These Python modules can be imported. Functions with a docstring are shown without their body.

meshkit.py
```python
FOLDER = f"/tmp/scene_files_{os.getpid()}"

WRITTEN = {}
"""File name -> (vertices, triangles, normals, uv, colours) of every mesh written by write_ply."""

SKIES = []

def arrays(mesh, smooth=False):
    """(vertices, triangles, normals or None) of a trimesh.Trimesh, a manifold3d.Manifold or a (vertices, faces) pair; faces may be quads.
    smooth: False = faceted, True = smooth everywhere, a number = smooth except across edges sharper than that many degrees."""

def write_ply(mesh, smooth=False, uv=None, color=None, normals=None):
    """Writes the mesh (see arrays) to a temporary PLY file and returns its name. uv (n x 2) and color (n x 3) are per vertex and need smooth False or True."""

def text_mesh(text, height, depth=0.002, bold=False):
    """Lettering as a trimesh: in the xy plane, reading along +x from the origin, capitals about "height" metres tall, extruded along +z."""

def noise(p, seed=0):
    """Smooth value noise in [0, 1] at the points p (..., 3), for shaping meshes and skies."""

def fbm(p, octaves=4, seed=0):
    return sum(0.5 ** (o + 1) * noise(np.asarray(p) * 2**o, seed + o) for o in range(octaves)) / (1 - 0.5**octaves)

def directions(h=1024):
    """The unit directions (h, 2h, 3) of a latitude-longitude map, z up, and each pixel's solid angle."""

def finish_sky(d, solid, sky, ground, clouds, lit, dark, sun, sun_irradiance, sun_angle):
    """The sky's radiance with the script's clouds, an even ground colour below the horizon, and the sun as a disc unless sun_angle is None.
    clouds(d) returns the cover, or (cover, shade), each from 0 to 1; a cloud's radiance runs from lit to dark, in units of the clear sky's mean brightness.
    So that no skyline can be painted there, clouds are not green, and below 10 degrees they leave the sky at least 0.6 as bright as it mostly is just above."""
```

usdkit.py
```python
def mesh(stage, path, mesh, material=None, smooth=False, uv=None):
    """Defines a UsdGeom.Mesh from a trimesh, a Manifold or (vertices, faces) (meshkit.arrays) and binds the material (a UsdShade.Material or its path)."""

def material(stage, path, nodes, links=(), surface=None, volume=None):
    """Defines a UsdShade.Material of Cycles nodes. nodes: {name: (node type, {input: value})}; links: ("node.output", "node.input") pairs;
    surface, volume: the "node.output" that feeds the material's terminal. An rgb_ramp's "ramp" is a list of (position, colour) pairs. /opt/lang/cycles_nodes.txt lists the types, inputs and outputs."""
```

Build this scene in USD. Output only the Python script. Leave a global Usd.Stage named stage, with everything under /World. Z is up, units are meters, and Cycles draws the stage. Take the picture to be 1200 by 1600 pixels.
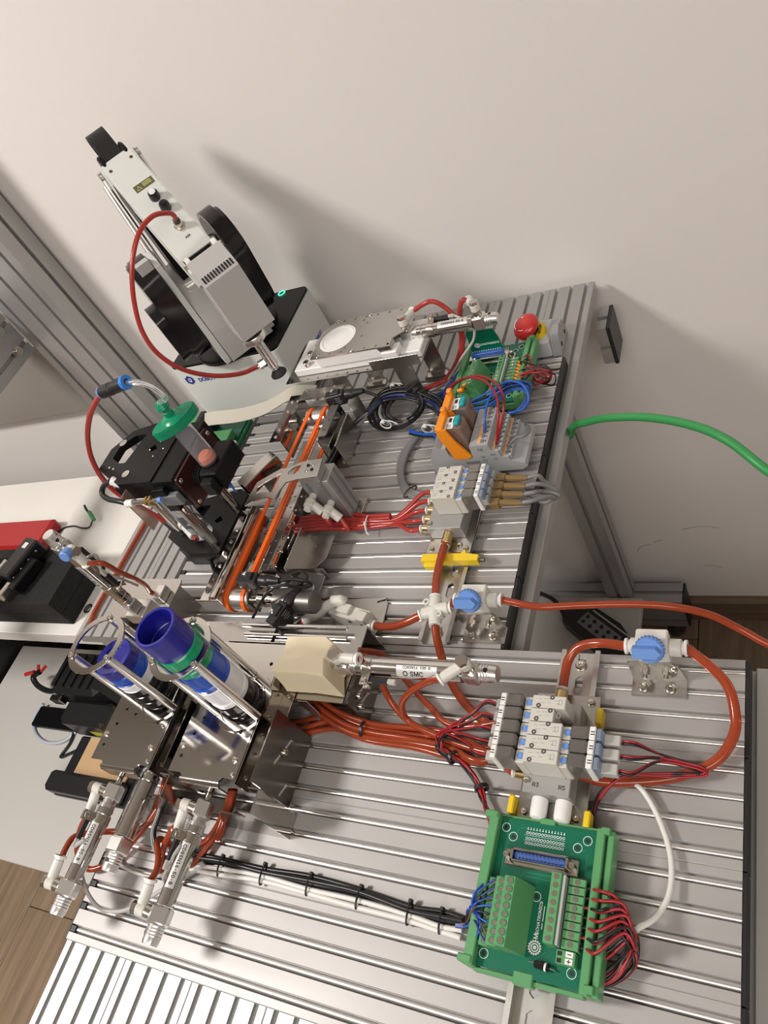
import math, random, numpy as np, trimesh, usdkit, meshkit
from shapely.geometry import Polygon, Point, LineString, box as sbox
from pxr import Usd, UsdGeom, UsdLux, UsdShade, Gf, Sdf, Vt
random.seed(7); rng = np.random.default_rng(7)
stage = Usd.Stage.CreateInMemory()
UsdGeom.SetStageUpAxis(stage, 'Z'); UsdGeom.SetStageMetersPerUnit(stage, 1.0)
UsdGeom.Xform.Define(stage, '/World'); UsdGeom.Scope.Define(stage, '/World/Looks')
# ---------------------------------------------------------------- camera, light, exposure
FOC = 1203.55                                   # focal length in pixels of the 1200 x 1600 frame
CR = np.array([[.867584525,.27185587,-.416403024],[-.048209217,-.787421640,-.614526674],[-.494947435,.553228298,-.67004887]])                           # world axes seen from the camera (x right, y down, z forward)
CP = np.array([0, 0, 1.48])
cam = UsdGeom.Camera.Define(stage, '/World/camera')
cam.CreateHorizontalApertureAttr(36.0); cam.CreateVerticalApertureAttr(48.0)
cam.CreateFocalLengthAttr(36.0 * FOC / 1200); cam.CreateClippingRangeAttr(Gf.Vec2f(0.02, 50))
_r, _u, _b = CR.T @ [1, 0, 0], CR.T @ [0, -1, 0], CR.T @ [0, 0, -1]
cam.AddTransformOp().Set(Gf.Matrix4d(*_r, 0, *_u, 0, *_b, 0, *CP, 1))
cam.CreateExposureAttr(1.27)
def rect_light(name, pos, target, w, h, power, col):
    l = UsdLux.RectLight.Define(stage, '/World/' + name)
    l.CreateWidthAttr(w); l.CreateHeightAttr(h); l.CreateIntensityAttr(power); l.CreateColorAttr(Gf.Vec3f(*col))
    z = np.array(pos, float) - target; z /= np.linalg.norm(z); x = np.cross([0, 1, 0], z)
    x = x / np.linalg.norm(x) if np.linalg.norm(x) > 1e-3 else np.array([1., 0, 0]); y = np.cross(z, x)
    l.AddTransformOp().Set(Gf.Matrix4d(*x, 0, *y, 0, *z, 0, *map(float, pos), 1))
rect_light('ceiling_lamp_light', (-1.72, -0.3, 2.62), (-1.72, -0.3, 0), 0.42, 0.42, 36.0, (1, .95, .905))
rect_light('added_fill_light', (0.5, -1.6, 2.70), (0.5, -1.6, 0), 2.2, 1.4, 2.55, (1, .95, .905))  # unseen broad fill light, added to soften shadows and brighten the wall
dome = UsdLux.DomeLight.Define(stage, '/World/fill_dome'); dome.CreateIntensityAttr(0.05); dome.CreateColorAttr(Gf.Vec3f(1, .96, .92))  # dim fill dome added all round, not a real sky

def at(px, py, z):                              # the point at height z that the photograph shows at (px, py)
    d = CR.T @ [(px - 600) / FOC, (py - 800) / FOC, 1]; return CP + d * (z - CP[2]) / d[2]
def at_x(px, py, x):
    d = CR.T @ [(px - 600) / FOC, (py - 800) / FOC, 1]; return CP + d * x / d[0]
def at_y(px, py, y):
    d = CR.T @ [(px - 600) / FOC, (py - 800) / FOC, 1]; return CP + d * y / d[1]
def P3(*t): return [at(*p) for p in t]
# ---------------------------------------------------------------- mesh building
_c = np.array([[sx, sy, sz] for sx in (-1, 1) for sy in (-1, 1) for sz in (-1, 1)], float)
_hv = np.concatenate([_c * np.where(np.arange(3) == k, 1, .8) for k in range(3)])
_hull = trimesh.convex.convex_hull(_hv)
_hi = np.array([np.argmin(((_hv - v) ** 2).sum(1)) for v in _hull.vertices])
_HF = _hi[_hull.faces]
def unit(v): v = np.asarray(v, float); return v / (np.linalg.norm(v) + 1e-15)
def frame(o=(0, 0, 0), x=(1, 0, 0), y=None, z=None):   # 4x4 with the given axes made square
    x = unit(x)
    if z is not None and y is None: y = np.cross(z, x)
    if y is None: y = (0, 1, 0) if abs(x[1]) < .9 else (-1, 0, 0)
    zz = unit(np.cross(x, y)); yy = np.cross(zz, x)
    m = np.eye(4); m[:3, 0], m[:3, 1], m[:3, 2], m[:3, 3] = x, yy, zz, o; return m
def axis_frame(o, z, up=(0, 0, 1)):                      # z axis along z
    z = unit(z); up = np.array(up, float)
    if abs(z @ unit(up)) > .98: up = np.array([1., 0, 0]) if abs(z[0]) < .9 else np.array([0, 1., 0])
    x = unit(np.cross(up, z)); m = np.eye(4); m[:3, 0], m[:3, 1], m[:3, 2], m[:3, 3] = x, np.cross(z, x), z, o; return m
def spline(p, n=8):
    p = np.asarray(p, float)
    if len(p) < 3: return p
    q = np.vstack([2 * p[0] - p[1], p, 2 * p[-1] - p[-2]]); out = []
    for i in range(1, len(q) - 2):
        a, b, c, d = q[i - 1:i + 3]
        for t in np.arange(n) / n:
            out.append(.5 * (2 * b + (c - a) * t + (2 * a - 5 * b + 4 * c - d) * t * t + (3 * b - a - 3 * c + d) * t ** 3))
    return np.array(out + [p[-1]])
class G:
    def __init__(s, T=None): s.v, s.f, s.n, s.T = [], [], 0, np.eye(4) if T is None else T
    def raw(s, v, f):
        v = np.asarray(v, float) @ s.T[:3, :3].T + s.T[:3, 3]
        s.v.append(v); s.f.append(np.asarray(f, int) + s.n); s.n += len(v); return s
    def add(s, m, T=None):
        v = np.asarray(m.vertices)
        if T is not None: v = v @ T[:3, :3].T + T[:3, 3]
        return s.raw(v, m.faces)
    def box(s, c, d, b=None, T=None):                   # centre, size, chamfer
        d = np.asarray(d, float) / 2; b = min(d.min() * .45, .0008 if b is None else b)
        v = np.concatenate([_c * (d - np.where(np.arange(3) == k, 0, b)) for k in range(3)]) + c
        if T is not None: v = v @ T[:3, :3].T + T[:3, 3]
        return s.raw(v, _HF)
    def bx(s, x0, x1, y0, y1, z0, z1, b=None): return s.box(((x0 + x1) / 2, (y0 + y1) / 2, (z0 + z1) / 2), (x1 - x0, y1 - y0, z1 - z0), b)
    def lathe(s, prof, o, z=(0, 0, 1), n=20, close=True):   # prof: (radius, height) up the axis
        T = axis_frame(o, z); prof = list(prof)
        if close:
            if prof[0][0] > 1e-6: prof = [(0, prof[0][1])] + prof
            if prof[-1][0] > 1e-6: prof = prof + [(0, prof[-1][1])]
        a = np.arange(n) * 2 * np.pi / n; r = np.array([max(p[0], 1e-6) for p in prof]); h = np.array([p[1] for p in prof])
        v = np.stack([r[:, None] * np.cos(a), r[:, None] * np.sin(a), np.repeat(h[:, None], n, 1)], -1).reshape(-1, 3) @ T[:3, :3].T + T[:3, 3]
        i, j = np.meshgrid(np.arange(len(r) - 1), np.arange(n), indexing='ij'); k = (j + 1) % n
        q = np.stack([i * n + j, i * n + k, (i + 1) * n + k, (i + 1) * n + j], -1).reshape(-1, 4)
        return s.raw(v, np.vstack([q[:, [0, 1, 2]], q[:, [0, 2, 3]]]))
    def cyl(s, p, q, r, n=16, r2=None, b=0):
        p, q = np.asarray(p, float), np.asarray(q, float); L = np.linalg.norm(q - p); r2 = r if r2 is None else r2
        pr = [(r, 0), (r2, L)] if not b else [(r - b, 0), (r, b), (r2, L - b), (r2 - b, L)]
        return s.lathe(pr, p, q - p, n)
    def ring(s, o, z, ro, ri, h, n=32): return s.lathe([(ri, 0), (ro, 0), (ro, h), (ri, h), (ri, 0)], o, z, n, False)
    def tube(s, pts, r, n=8, sm=6, hook=None):
        p = spline(pts, sm) if sm else np.asarray(pts, float)
        t = np.gradient(p, axis=0); t /= np.linalg.norm(t, axis=1, keepdims=True) + 1e-12
        u = np.cross(t[0], [0, 0, 1.] if abs(t[0][2]) < .9 else [1., 0, 0]); u /= np.linalg.norm(u); U = []
        for k in range(len(p)):
            u = u - t[k] * (u @ t[k]); u = u / (np.linalg.norm(u) + 1e-12); U.append(u)
        U = np.array(U); W = np.cross(t, U); a = np.arange(n) * 2 * np.pi / n
        v = p[:, None] + r * (np.cos(a)[None, :, None] * U[:, None] + np.sin(a)[None, :, None] * W[:, None])
        m = len(p); i, j = np.meshgrid(np.arange(m - 1), np.arange(n), indexing='ij'); k = (j + 1) % n
        q = np.stack([i * n + j, i * n + k, (i + 1) * n + k, (i + 1) * n + j], -1).reshape(-1, 4)
        caps = [[j, 0, (j + 1)] for j in range(1, n - 1)] + [[(m - 1) * n, (m - 1) * n + j, (m - 1) * n + j + 1] for j in range(1, n - 1)]
        return s.raw(v.reshape(-1, 3), np.vstack([q[:, [0, 1, 2]], q[:, [0, 2, 3]], caps]))
    def prism(s, poly, h, T=None, z0=0):
        poly = poly if hasattr(poly, 'geoms') or isinstance(poly, Polygon) else Polygon(poly)
        for g in getattr(poly.buffer(0), 'geoms', [poly.buffer(0)]):
            m = trimesh.creation.extrude_polygon(g, h, engine='earcut'); v = np.array(m.vertices); v[:, 2] += z0
            if T is not None: v = v @ T[:3, :3].T + T[:3, 3]
            s.raw(v, m.faces)
        return s
    def sph(s, o, r, n=12, sc=(1, 1, 1)):
        m = trimesh.creation.uv_sphere(1.0, count=[n, n + 4]); return s.raw(np.array(m.vertices) * r * np.array(sc) + o, m.faces)
    def text(s, t, h, T, depth=.0002, bold=False, centre=True):
        m = meshkit.text_mesh(t, h, depth, bold); v = np.array(m.vertices)
        if centre: v[:, 0] -= v[:, 0].max() / 2; v[:, 1] -= h / 2
        return s.raw(v @ T[:3, :3].T + T[:3, 3], m.faces)
    def hex(s, p, q, r, n=6): return s.cyl(p, q, r, n)
    def screw(s, o, z, r=.003, h=.0022):                # pan head with a recess
        return s.lathe([(r, 0), (r * .98, h * .5), (r * .75, h * .95), (r * .5, h), (r * .42, h), (r * .36, h * .45), (0, h * .45)], o, z, 12, False)
    def dome(s, o, z, r, h): return s.lathe([(r, 0), (r, h * .3), (r * .8, h * .75), (r * .45, h)], o, z, 12)
    def mesh(s): return (np.vstack(s.v), np.vstack(s.f))
# ---------------------------------------------------------------- the stage: things, parts, structure, copies
COUNT, ORG = {}, {}
def numbered(parent, name):
    k = (parent, name); n = COUNT.get(k, -1) + 1; COUNT[k] = n
    return f'{parent}/{name}' + (f'_{n:03d}' if n else '')
def keys(prim, **kw):
    for k, v in kw.items():
        if v: prim.SetCustomDataByKey(k, v)
def thing(name, label, cat, loc=(0, 0, 0), group=None, kind=None):
    path = numbered('/World', name); x = UsdGeom.Xform.Define(stage, path); loc = np.array(loc, float)
    x.AddTransformOp().Set(Gf.Matrix4d().SetTranslate(Gf.Vec3d(*map(float, loc))))
    keys(x.GetPrim(), label=label, category=cat, group=group, kind=kind); ORG[path] = loc; return path
def part(parent, name, g, m, smooth=35, label=None, kind=None):   # one mesh; the geometry is given in world coordinates
    path = numbered(parent, name); v, f = g.mesh() if isinstance(g, G) else g
    ORG[path] = ORG[parent]
    p = usdkit.mesh(stage, path, (v - ORG[parent], f), m, smooth); keys(p.GetPrim(), label=label, kind=kind); return path
def solo(name, g, m, label, cat, group=None, kind=None, smooth=35):   # a thing that is one mesh
    path = numbered('/World', name); v, f = g.mesh(); ORG[path] = np.zeros(3)
    p = usdkit.mesh(stage, path, (v, f), m, smooth); keys(p.GetPrim(), label=label, category=cat, group=group, kind=kind); return path
def struct(name, g, m, smooth=30):
    path = numbered('/World', name); ORG[path] = np.zeros(3)
    p = usdkit.mesh(stage, path, g.mesh(), m, smooth); keys(p.GetPrim(), kind='structure'); return path
def dup(src, T, label, group=None):                     # copy of a thing, parts and all; T moves it (4x4, world)
    s = stage.GetPrimAtPath(src); path = numbered('/World', src.split('/')[-1].rstrip('0123456789').rstrip('_'))
    x = UsdGeom.Xform.Define(stage, path); m = np.array(T) @ trimesh.transformations.translation_matrix(ORG[src])
    x.GetPrim().GetReferences().AddInternalReference(Sdf.Path(src)); x.GetPrim().SetInstanceable(True)
    x.ClearXformOpOrder(); x.AddTransformOp().Set(Gf.Matrix4d(*m.T.ravel().tolist()))
    keys(x.GetPrim(), label=label, category=s.GetCustomDataByKey('category'), group=group or s.GetCustomDataByKey('group')); return path
# ---------------------------------------------------------------- materials
def mat(name, col, metal=0., rough=.5, trans=0., ior=1.5, emit=0., noise=None, bump=None, sss=0., aniso=0., coat=0., alpha=1., spec=.5):
    n = {'p': ('principled_bsdf', {'base_color': col, 'metallic': metal, 'roughness': rough, 'transmission_weight': trans, 'ior': ior, 'coat_weight': coat, 'alpha': alpha, 'specular_ior_level': spec,
                                   'subsurface_weight': sss, 'subsurface_radius': (.01, .008, .006), 'anisotropic': aniso, 'emission_color': col, 'emission_strength': emit})}
    l = []
    if noise or bump: n['tc'] = ('texture_coordinate', {})
    if noise:                                            # (scale, amount, stretch): uneven tone of the surface itself
        sc, am, st = noise; n['mp'] = ('mapping', {'scale': st}); n['nz'] = ('noise_texture', {'scale': sc, 'detail': 3.})
        n['rp'] = ('rgb_ramp', {'ramp': [(.3, tuple(c * (1 - am) for c in col)), (.7, tuple(min(1, c * (1 + am)) for c in col))]})
        n['mr'] = ('math', {'math_type': 'multiply_add', 'value2': rough * .5, 'value3': rough * .75})
        l += [('tc.object', 'mp.vector'), ('mp.vector', 'nz.vector'), ('nz.fac', 'rp.fac'), ('rp.color', 'p.base_color'), ('nz.fac', 'mr.value1'), ('mr.value', 'p.roughness')]
    if bump:
        sc, st, ds = bump; n['bn'] = ('noise_texture', {'scale': sc, 'detail': 4.}); n['bp'] = ('bump', {'strength': st, 'distance': ds})
        l += [('tc.object', 'bn.vector'), ('bn.fac', 'bp.height'), ('bp.normal', 'p.normal')]
    return usdkit.material(stage, '/World/Looks/' + name, n, l, surface='p.BSDF')
ALU = mat('anodised_aluminium', (.42, .415, .405), .6, .44, noise=(9, .04, (1, 1, 1)))
ALUP = mat('extruded_plate_aluminium', (.43, .415, .405), .45, .50, noise=(5, .03, (1, 9, 9)))
ALUB = mat('bright_aluminium', (.80, .79, .77), 1, .28)
GALV = mat('zinc_plated_rail', (.60, .59, .56), 1, .36, noise=(30, .06, (1, 1, 1)))
STEEL = mat('mirror_sheet_steel', (.55, .525, .49), 1, .09, noise=(18, .03, (1, 1, 1)))
STEELM = mat('satin_sheet_steel', (.52, .50, .47), 1, .24, noise=(14, .05, (1, 1, 1)))
STEEL_REFL = mat('dark_reflection_steel', (.20, .18, .16), 1, .2, noise=(25, .1, (1, 1, 1)))  # mirror steel with its dark reflection painted into the colour
CHROME = mat('polished_steel', (.66, .64, .61), 1, .12)
NICKEL = mat('nickel', (.62, .58, .52), 1, .22)
BRASS = mat('brass', (.72, .54, .26), 1, .25)
DARKSTEEL = mat('dark_steel', (.16, .15, .14), .7, .4)
WALLM = mat('white_wall_paint', (.80, .765, .735), 0, .6, bump=(240, .25, .0006))
CEIL = mat('ceiling_paint', (.8, .79, .77), 0, .8)
SKIRT = mat('dark_wood_skirting', (.17, .115, .075), 0, .5, noise=(8, .2, (1, 12, 12)))
BLK = mat('black_plastic', (.014, .014, .015), 0, .4)
BLKG = mat('glossy_black', (.010, .010, .011), 0, .16)
BLKA = mat('black_anodised', (.005, .005, .0055), .0, .36, spec=.22)
RUB = mat('black_rubber', (.02, .02, .02), 0, .7)
WHT = mat('white_plastic', (.80, .79, .76), 0, .4)
ROBW = mat('robot_white', (.66, .68, .65), 0, .45)
ROBG = mat('robot_grey', (.50, .49, .475), 0, .5)
NYL = mat('white_nylon_block', (.82, .81, .79), 0, .45, sss=.15)
BEIGE = mat('ivory_printed_block', (.84, .735, .53), 0, .5, sss=.15, bump=(60, .1, .001))
VALVE = mat('valve_beige', (.58, .56, .505), 0, .45)
FIT = mat('fitting_ivory', (.66, .645, .595), 0, .38)
GRYP = mat('grey_plastic', (.36, .37, .37), 0, .45)
GRYD = mat('dark_grey_plastic', (.17, .18, .19), 0, .45)
COIL = mat('grey_coil_cover', (.27, .255, .24), .8, .28)
BLUEV = mat('blue_knob', (.14, .28, .62), 0, .4)
BLUEC = mat('royal_blue_plastic', (.008, .075, .46), 0, .3, coat=.2)
BLUED = mat('deep_blue_plastic', (.012, .013, .25), 0, .3, coat=.2)
BLUEL = mat('blue_print', (.05, .13, .45), 0, .4)
GRNC = mat('green_cup_plastic', (.0, .33, .15), 0, .25, coat=.2)
GRNS = mat('green_cap_plastic', (.0, .25, .12), 0, .3)
WHTC = mat('white_cup_plastic', (.78, .79, .82), 0, .3, coat=.2)
PCB = mat('green_circuit_board', (.0, .135, .075), 0, .35)
PCBL = mat('circuit_board_trace', (.03, .22, .12), 0, .35)
SILK = mat('white_print', (.85, .87, .85), 0, .5)
TERM = mat('green_terminal', (.10, .31, .125), 0, .4)
TERMD = mat('green_terminal_dark', (.03, .22, .08), 0, .45)
ORG_T = mat('orange_red_hose', (.50, .085, .03), 0, .16, trans=.5, ior=1.45)
RED_T = mat('red_hose', (.54, .06, .05), 0, .18, trans=.35, ior=1.45)
CLEAR = mat('clear_tube', (.95, .96, .97), 0, .08, trans=.9, ior=1.35)
SYR = mat('syringe_barrel', (.90, .92, .96), 0, .12, trans=.92, ior=1.18)
BELT = mat('orange_belt', (.86, .13, .01), 0, .35)
ORNG = mat('orange_plastic', (.85, .27, .01), 0, .4)
YEL = mat('yellow_plastic', (.80, .56, .02), 0, .4)
REDB = mat('red_plastic', (.55, .02, .02), 0, .3, coat=.3)
REDW = mat('red_wire', (.32, .012, .018), 0, .35)
BLKW = mat('black_wire', (.012, .012, .013), 0, .35)
BLUW = mat('blue_wire', (.015, .11, .50), 0, .35)
NAVW = mat('dark_blue_wire', (.03, .045, .22), 0, .35)
BRNW = mat('brown_wire', (.12, .06, .02), 0, .4)
GRYW = mat('grey_cable', (.20, .20, .195), 0, .4)
LGRW = mat('light_grey_cable', (.46, .45, .43), 0, .4)
WHTW = mat('white_cable', (.72, .70, .66), 0, .4)
GRNW = mat('green_cable', (.035, .28, .075), 0, .4)
BROWNC = mat('amber_connector', (.30, .19, .07), 0, .25, trans=.35)
CLRP = mat('clear_smoked_cover', (.55, .42, .36), 0, .15, trans=.7, ior=1.4)
TEAL = mat('teal_lever', (.0, .33, .36), 0, .4)
SILVR = mat('silver_sticker', (.62, .61, .59), .3, .35)
SLOT = mat('polished_slot_aluminium', (.84, .83, .81), 1, .33)
PAPER = mat('white_label', (.80, .79, .77), 0, .5)
INK = mat('black_print', (.02, .02, .02), 0, .5)
INKB = mat('blue_logo_print', (.02, .03, .32), 0, .4)
DESK = mat('white_desk_laminate', (.70, .68, .635), 0, .4)
SHELF = mat('light_grey_board', (.52, .50, .47), 0, .5)
FOAM = mat('black_foam', (.010, .010, .010), 0, .95, bump=(500, 1., .003))
CARD = mat('tan_cardboard', (.55, .36, .19), 0, .7)
REDBOX = mat('red_case', (.34, .008, .008), 0, .4)
GRNLED = mat('green_ring_lamp', (.05, .9, .35), 0, .4, emit=1.6)
ZIPW = mat('white_tie', (.75, .74, .72), 0, .4)
# ---------------------------------------------------------------- the room
WY = .90
SCUFF = mat('grey_scuff', (.40, .37, .35), 0, .8)
def wood(name, a, b):
    n = {'tc': ('texture_coordinate', {}), 'mp': ('mapping', {'scale': (26, 1.6, 26)}), 'nz': ('noise_texture', {'scale': 1.6, 'detail': 6., 'roughness': .62, 'distortion': .9}),
         'rp': ('rgb_ramp', {'ramp': [(.30, a), (.52, tuple((p + q) / 2 for p, q in zip(a, b))), (.72, b)]}), 'p': ('principled_bsdf', {'roughness': .45}),
         'bp': ('bump', {'strength': .15, 'distance': .0006})}
    return usdkit.material(stage, '/World/Looks/' + name, n, [('tc.object', 'mp.vector'), ('mp.vector', 'nz.vector'), ('nz.fac', 'rp.fac'), ('rp.color', 'p.base_color'), ('nz.fac', 'bp.height'), ('bp.normal', 'p.normal')], surface='p.BSDF')
WOODS = [wood('oak_plank', (.19, .13, .082), (.36, .265, .175)), wood('oak_plank_pale', (.21, .145, .092), (.39, .29, .195)), wood('oak_plank_deep', (.17, .115, .072), (.33, .24, .158))]
fl = struct('floor', G().bx(-4, 3.2, -4.2, WY, -.06, -.012, .001), SKIRT)
for i in range(14):
    y = -.9 - rng.uniform(0, .9)
    while y < WY - .01:
        y1 = min(y + 1.15, WY - .006)
        x0 = -1.90 + i * .185
        part(fl, 'plank', G().bx(x0 + .0008, x0 + .1842, y + .0008, y1 - .0008, -.012, 0, .0012), WOODS[rng.integers(3)], smooth=20); y = y1
struct('wall_back', G().bx(-4, 3.2, WY, WY + .1, -.06, 2.75, .001), WALLM)
WB = '/World/wall_back'
for k, (cx_, cz_, r_, a0, a1) in enumerate(((1022, 862, .030, 1.6, 3.0), (1040, 852, .022, 1.7, 2.6), (1100, 845, .055, 1.0, 2.2), (1110, 892, .025, .6, 1.9))):
    o_ = at_y(cx_, cz_, WY); part(WB, 'scuff_mark', G().tube([o_ + [r_ * math.cos(a), -.0002, r_ * math.sin(a) * .8] for a in np.linspace(a0, a1, 9)], .0007, 5, 2), SCUFF)
struct('wall_left', G().bx(-4.1, -4, -4.2, WY + .1, -.06, 2.75, .001), WALLM)
struct('wall_right', G().bx(3.2, 3.3, -4.2, WY + .1, -.06, 2.75, .001), WALLM)
struct('wall_behind', G().bx(-4.1, 3.3, -4.3, -4.2, -.06, 2.75, .001), WALLM)
struct('ceiling', G().bx(-4.1, 3.3, -4.3, WY + .1, 2.75, 2.85, .001), CEIL)
struct('baseboard_back', G().prism([(0, 0), (-.014, 0), (-.014, .062), (-.008, .07), (0, .07)], 7.2, frame((-4, WY, 0), (0, 1, 0), (0, 0, 1)) ), SKIRT)
# ---------------------------------------------------------------- slotted aluminium plates and tables
ZT, TT = .88, .864
def slot_section(w, h, pitch=.02, so=.0064, deep=.0046, rod=True):  # cross-section: u across the width, v up
    n = int(round(w / pitch)); top = [(0, h - .0007), (.0007, h)]
    for k in range(n):
        c = (k + .5) * pitch
        if rod: mid = [(c - so / 2, h - deep), (c + so / 2, h - deep)]
        else: mid = [(c - so / 2 * math.cos(a), h - .0010 - deep * math.sin(a)) for a in np.linspace(0.05, math.pi - .05, 9)]
        top += [(c - so / 2 - .0004, h), (c - so / 2, h - .0005)] + mid + [(c + so / 2, h - .0005), (c + so / 2 + .0004, h)]
    return Polygon([(0, 0)] + top + [(w - .0007, h), (w, h - .0007), (w, 0)])
def slotted_plate(name, label, x0, x1, y0, n):
    t = thing(name, label, 'plate', (x0, y0, TT)); sec = slot_section(.08, ZT - TT)
    for k in range(n):
        ya = y0 + k * .08
        part(t, 'profile', G().prism(sec, x1 - x0, frame((x0, ya + .0003, TT), (0, 1, 0), (0, 0, 1))), ALUP, smooth=25)
        g = G()
        for j in range(4):
            c = .01 + j * .02; g.prism([(c + .0028 * math.cos(a), .0114 + .0026 * math.sin(a)) for a in np.linspace(math.pi, 0, 11)], x1 - x0 - .0004, frame((x0 + .0002, ya + .0003, TT), (0, 1, 0), (0, 0, 1)))
        part(t, 'slot_floor', g, SLOT, 40, kind='stuff')
    for k in range(n):
        ya = y0 + k * .08
        for xa, xb, s in ((x1, x1 + .0035, -1), (x0 - .0025, x0, 1)):
            g = G().bx(xa, xb, ya + .0004, ya + .0796, TT + .0002, ZT - .0002, .0006)
            for j in range(4 if s > 0 else 0):
                yc = ya + .01 + j * .02; g.bx(min(xa, xa + s * .006), max(xb, xb + s * .006), yc - .0027, yc + .0027, ZT - .0065, ZT - .0006, .0003)
            part(t, 'end_cap', g, BLK)
    return t
PA = slotted_plate('slotted_plate', 'slotted aluminium plate in front with the green terminal board and two magazines on it', -.630, -.0592, .003, 4)
PB = slotted_plate('slotted_plate', 'slotted aluminium plate at the back carrying the orange belt conveyor', -.717, -.2655, .324, 5)
def bar(g, o, d, L, w, h, nw=1, nh=1, up=(0, 0, 1)):     # grooved square profile: o corner centre of the end, d along, w across, h tall
    T = frame(o, np.cross(up, d), up)                    # x across, y up, z along d?
    p = sbox(-w / 2, -h / 2, w / 2, h / 2)
    gr, dp = .0075, .006
    for k in range(nw):
        c = -w / 2 + (k + .5) * w / nw
        for s in (-1, 1): p = p.difference(sbox(c - gr / 2, min(s * h / 2, s * (h / 2 - dp)), c + gr / 2, max(s * h / 2, s * (h / 2 - dp))))
    for k in range(nh):
        c = -h / 2 + (k + .5) * h / nh
        for s in (-1, 1): p = p.difference(sbox(min(s * w / 2, s * (w / 2 - dp)), c - gr / 2, max(s * w / 2, s * (w / 2 - dp)), c + gr / 2))
    if isinstance(p, Polygon): p = Polygon(p.exterior.simplify(1e-6))
    z = unit(np.cross(T[:3, 0], T[:3, 1])); s = 1 if z @ unit(d) > 0 else -1
    if s < 0: T = frame(np.asarray(o) + unit(d) * L, np.cross(up, d), up)
    return g.prism(p, L, T)
def table(name, label, x0, x1, y0, y1, seams_from, shelf, legs):
    t = thing(name, label, 'table', ((x0 + x1) / 2, (y0 + y1) / 2, 0)); sec = slot_section(.08, .016, so=.0044, rod=False); x = seams_from
    while x < x1 - .001:
        w = min(.08, x1 - x); w = math.floor(w / .02 + .05) * .02
        if w < .019: break
        part(t, 'profile', G().prism(sec if w == .08 else slot_section(w, .016, so=.0044, rod=False), y1 - y0, frame((x + .0003, y1, TT - .016), (1, 0, 0), (0, 0, 1))), ALU, smooth=25)
        x += w
    zb = TT - .016
    for xx in (x0 + .0575, x1 - .0575): part(t, 'side_rail', bar(G(), (xx, y0, zb - .0235), (0, 1, 0), y1 - y0, .045, .045), ALU, 25)
    for yy in (y0 + .0225, y1 - .0225): part(t, 'cross_rail', bar(G(), (x0 + .081, yy, zb - .0235), (1, 0, 0), x1 - x0 - .162, .045, .045), ALU, 25)
    for (lx, ly) in legs: part(t, 'leg', bar(G(), (lx, ly, 0.145), (0, 0, 1), zb - .047 - .145, .045, .045, up=(0, 1, 0)), ALU, 25)
    for g in shelf: g(t)
    return t
def foot_beam(t, x0, x1, y):
    part(t, 'foot_beam', bar(G(), (x0, y, .095), (1, 0, 0), x1 - x0, .045, .09, nh=2), ALU, 25)
    part(t, 'beam_cap', G().bx(x1 + .0003, x1 + .0045, y - .0225, y + .0225, .05, .14, .001), BLK)
    for xx in (x0 + .03, x1 - .03): part(t, 'foot', G().cyl((xx, y, 0), (xx, y, .012), .018, 16).cyl((xx, y, .012), (xx, y, .05), .005, 10), DARKSTEEL)
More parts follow.
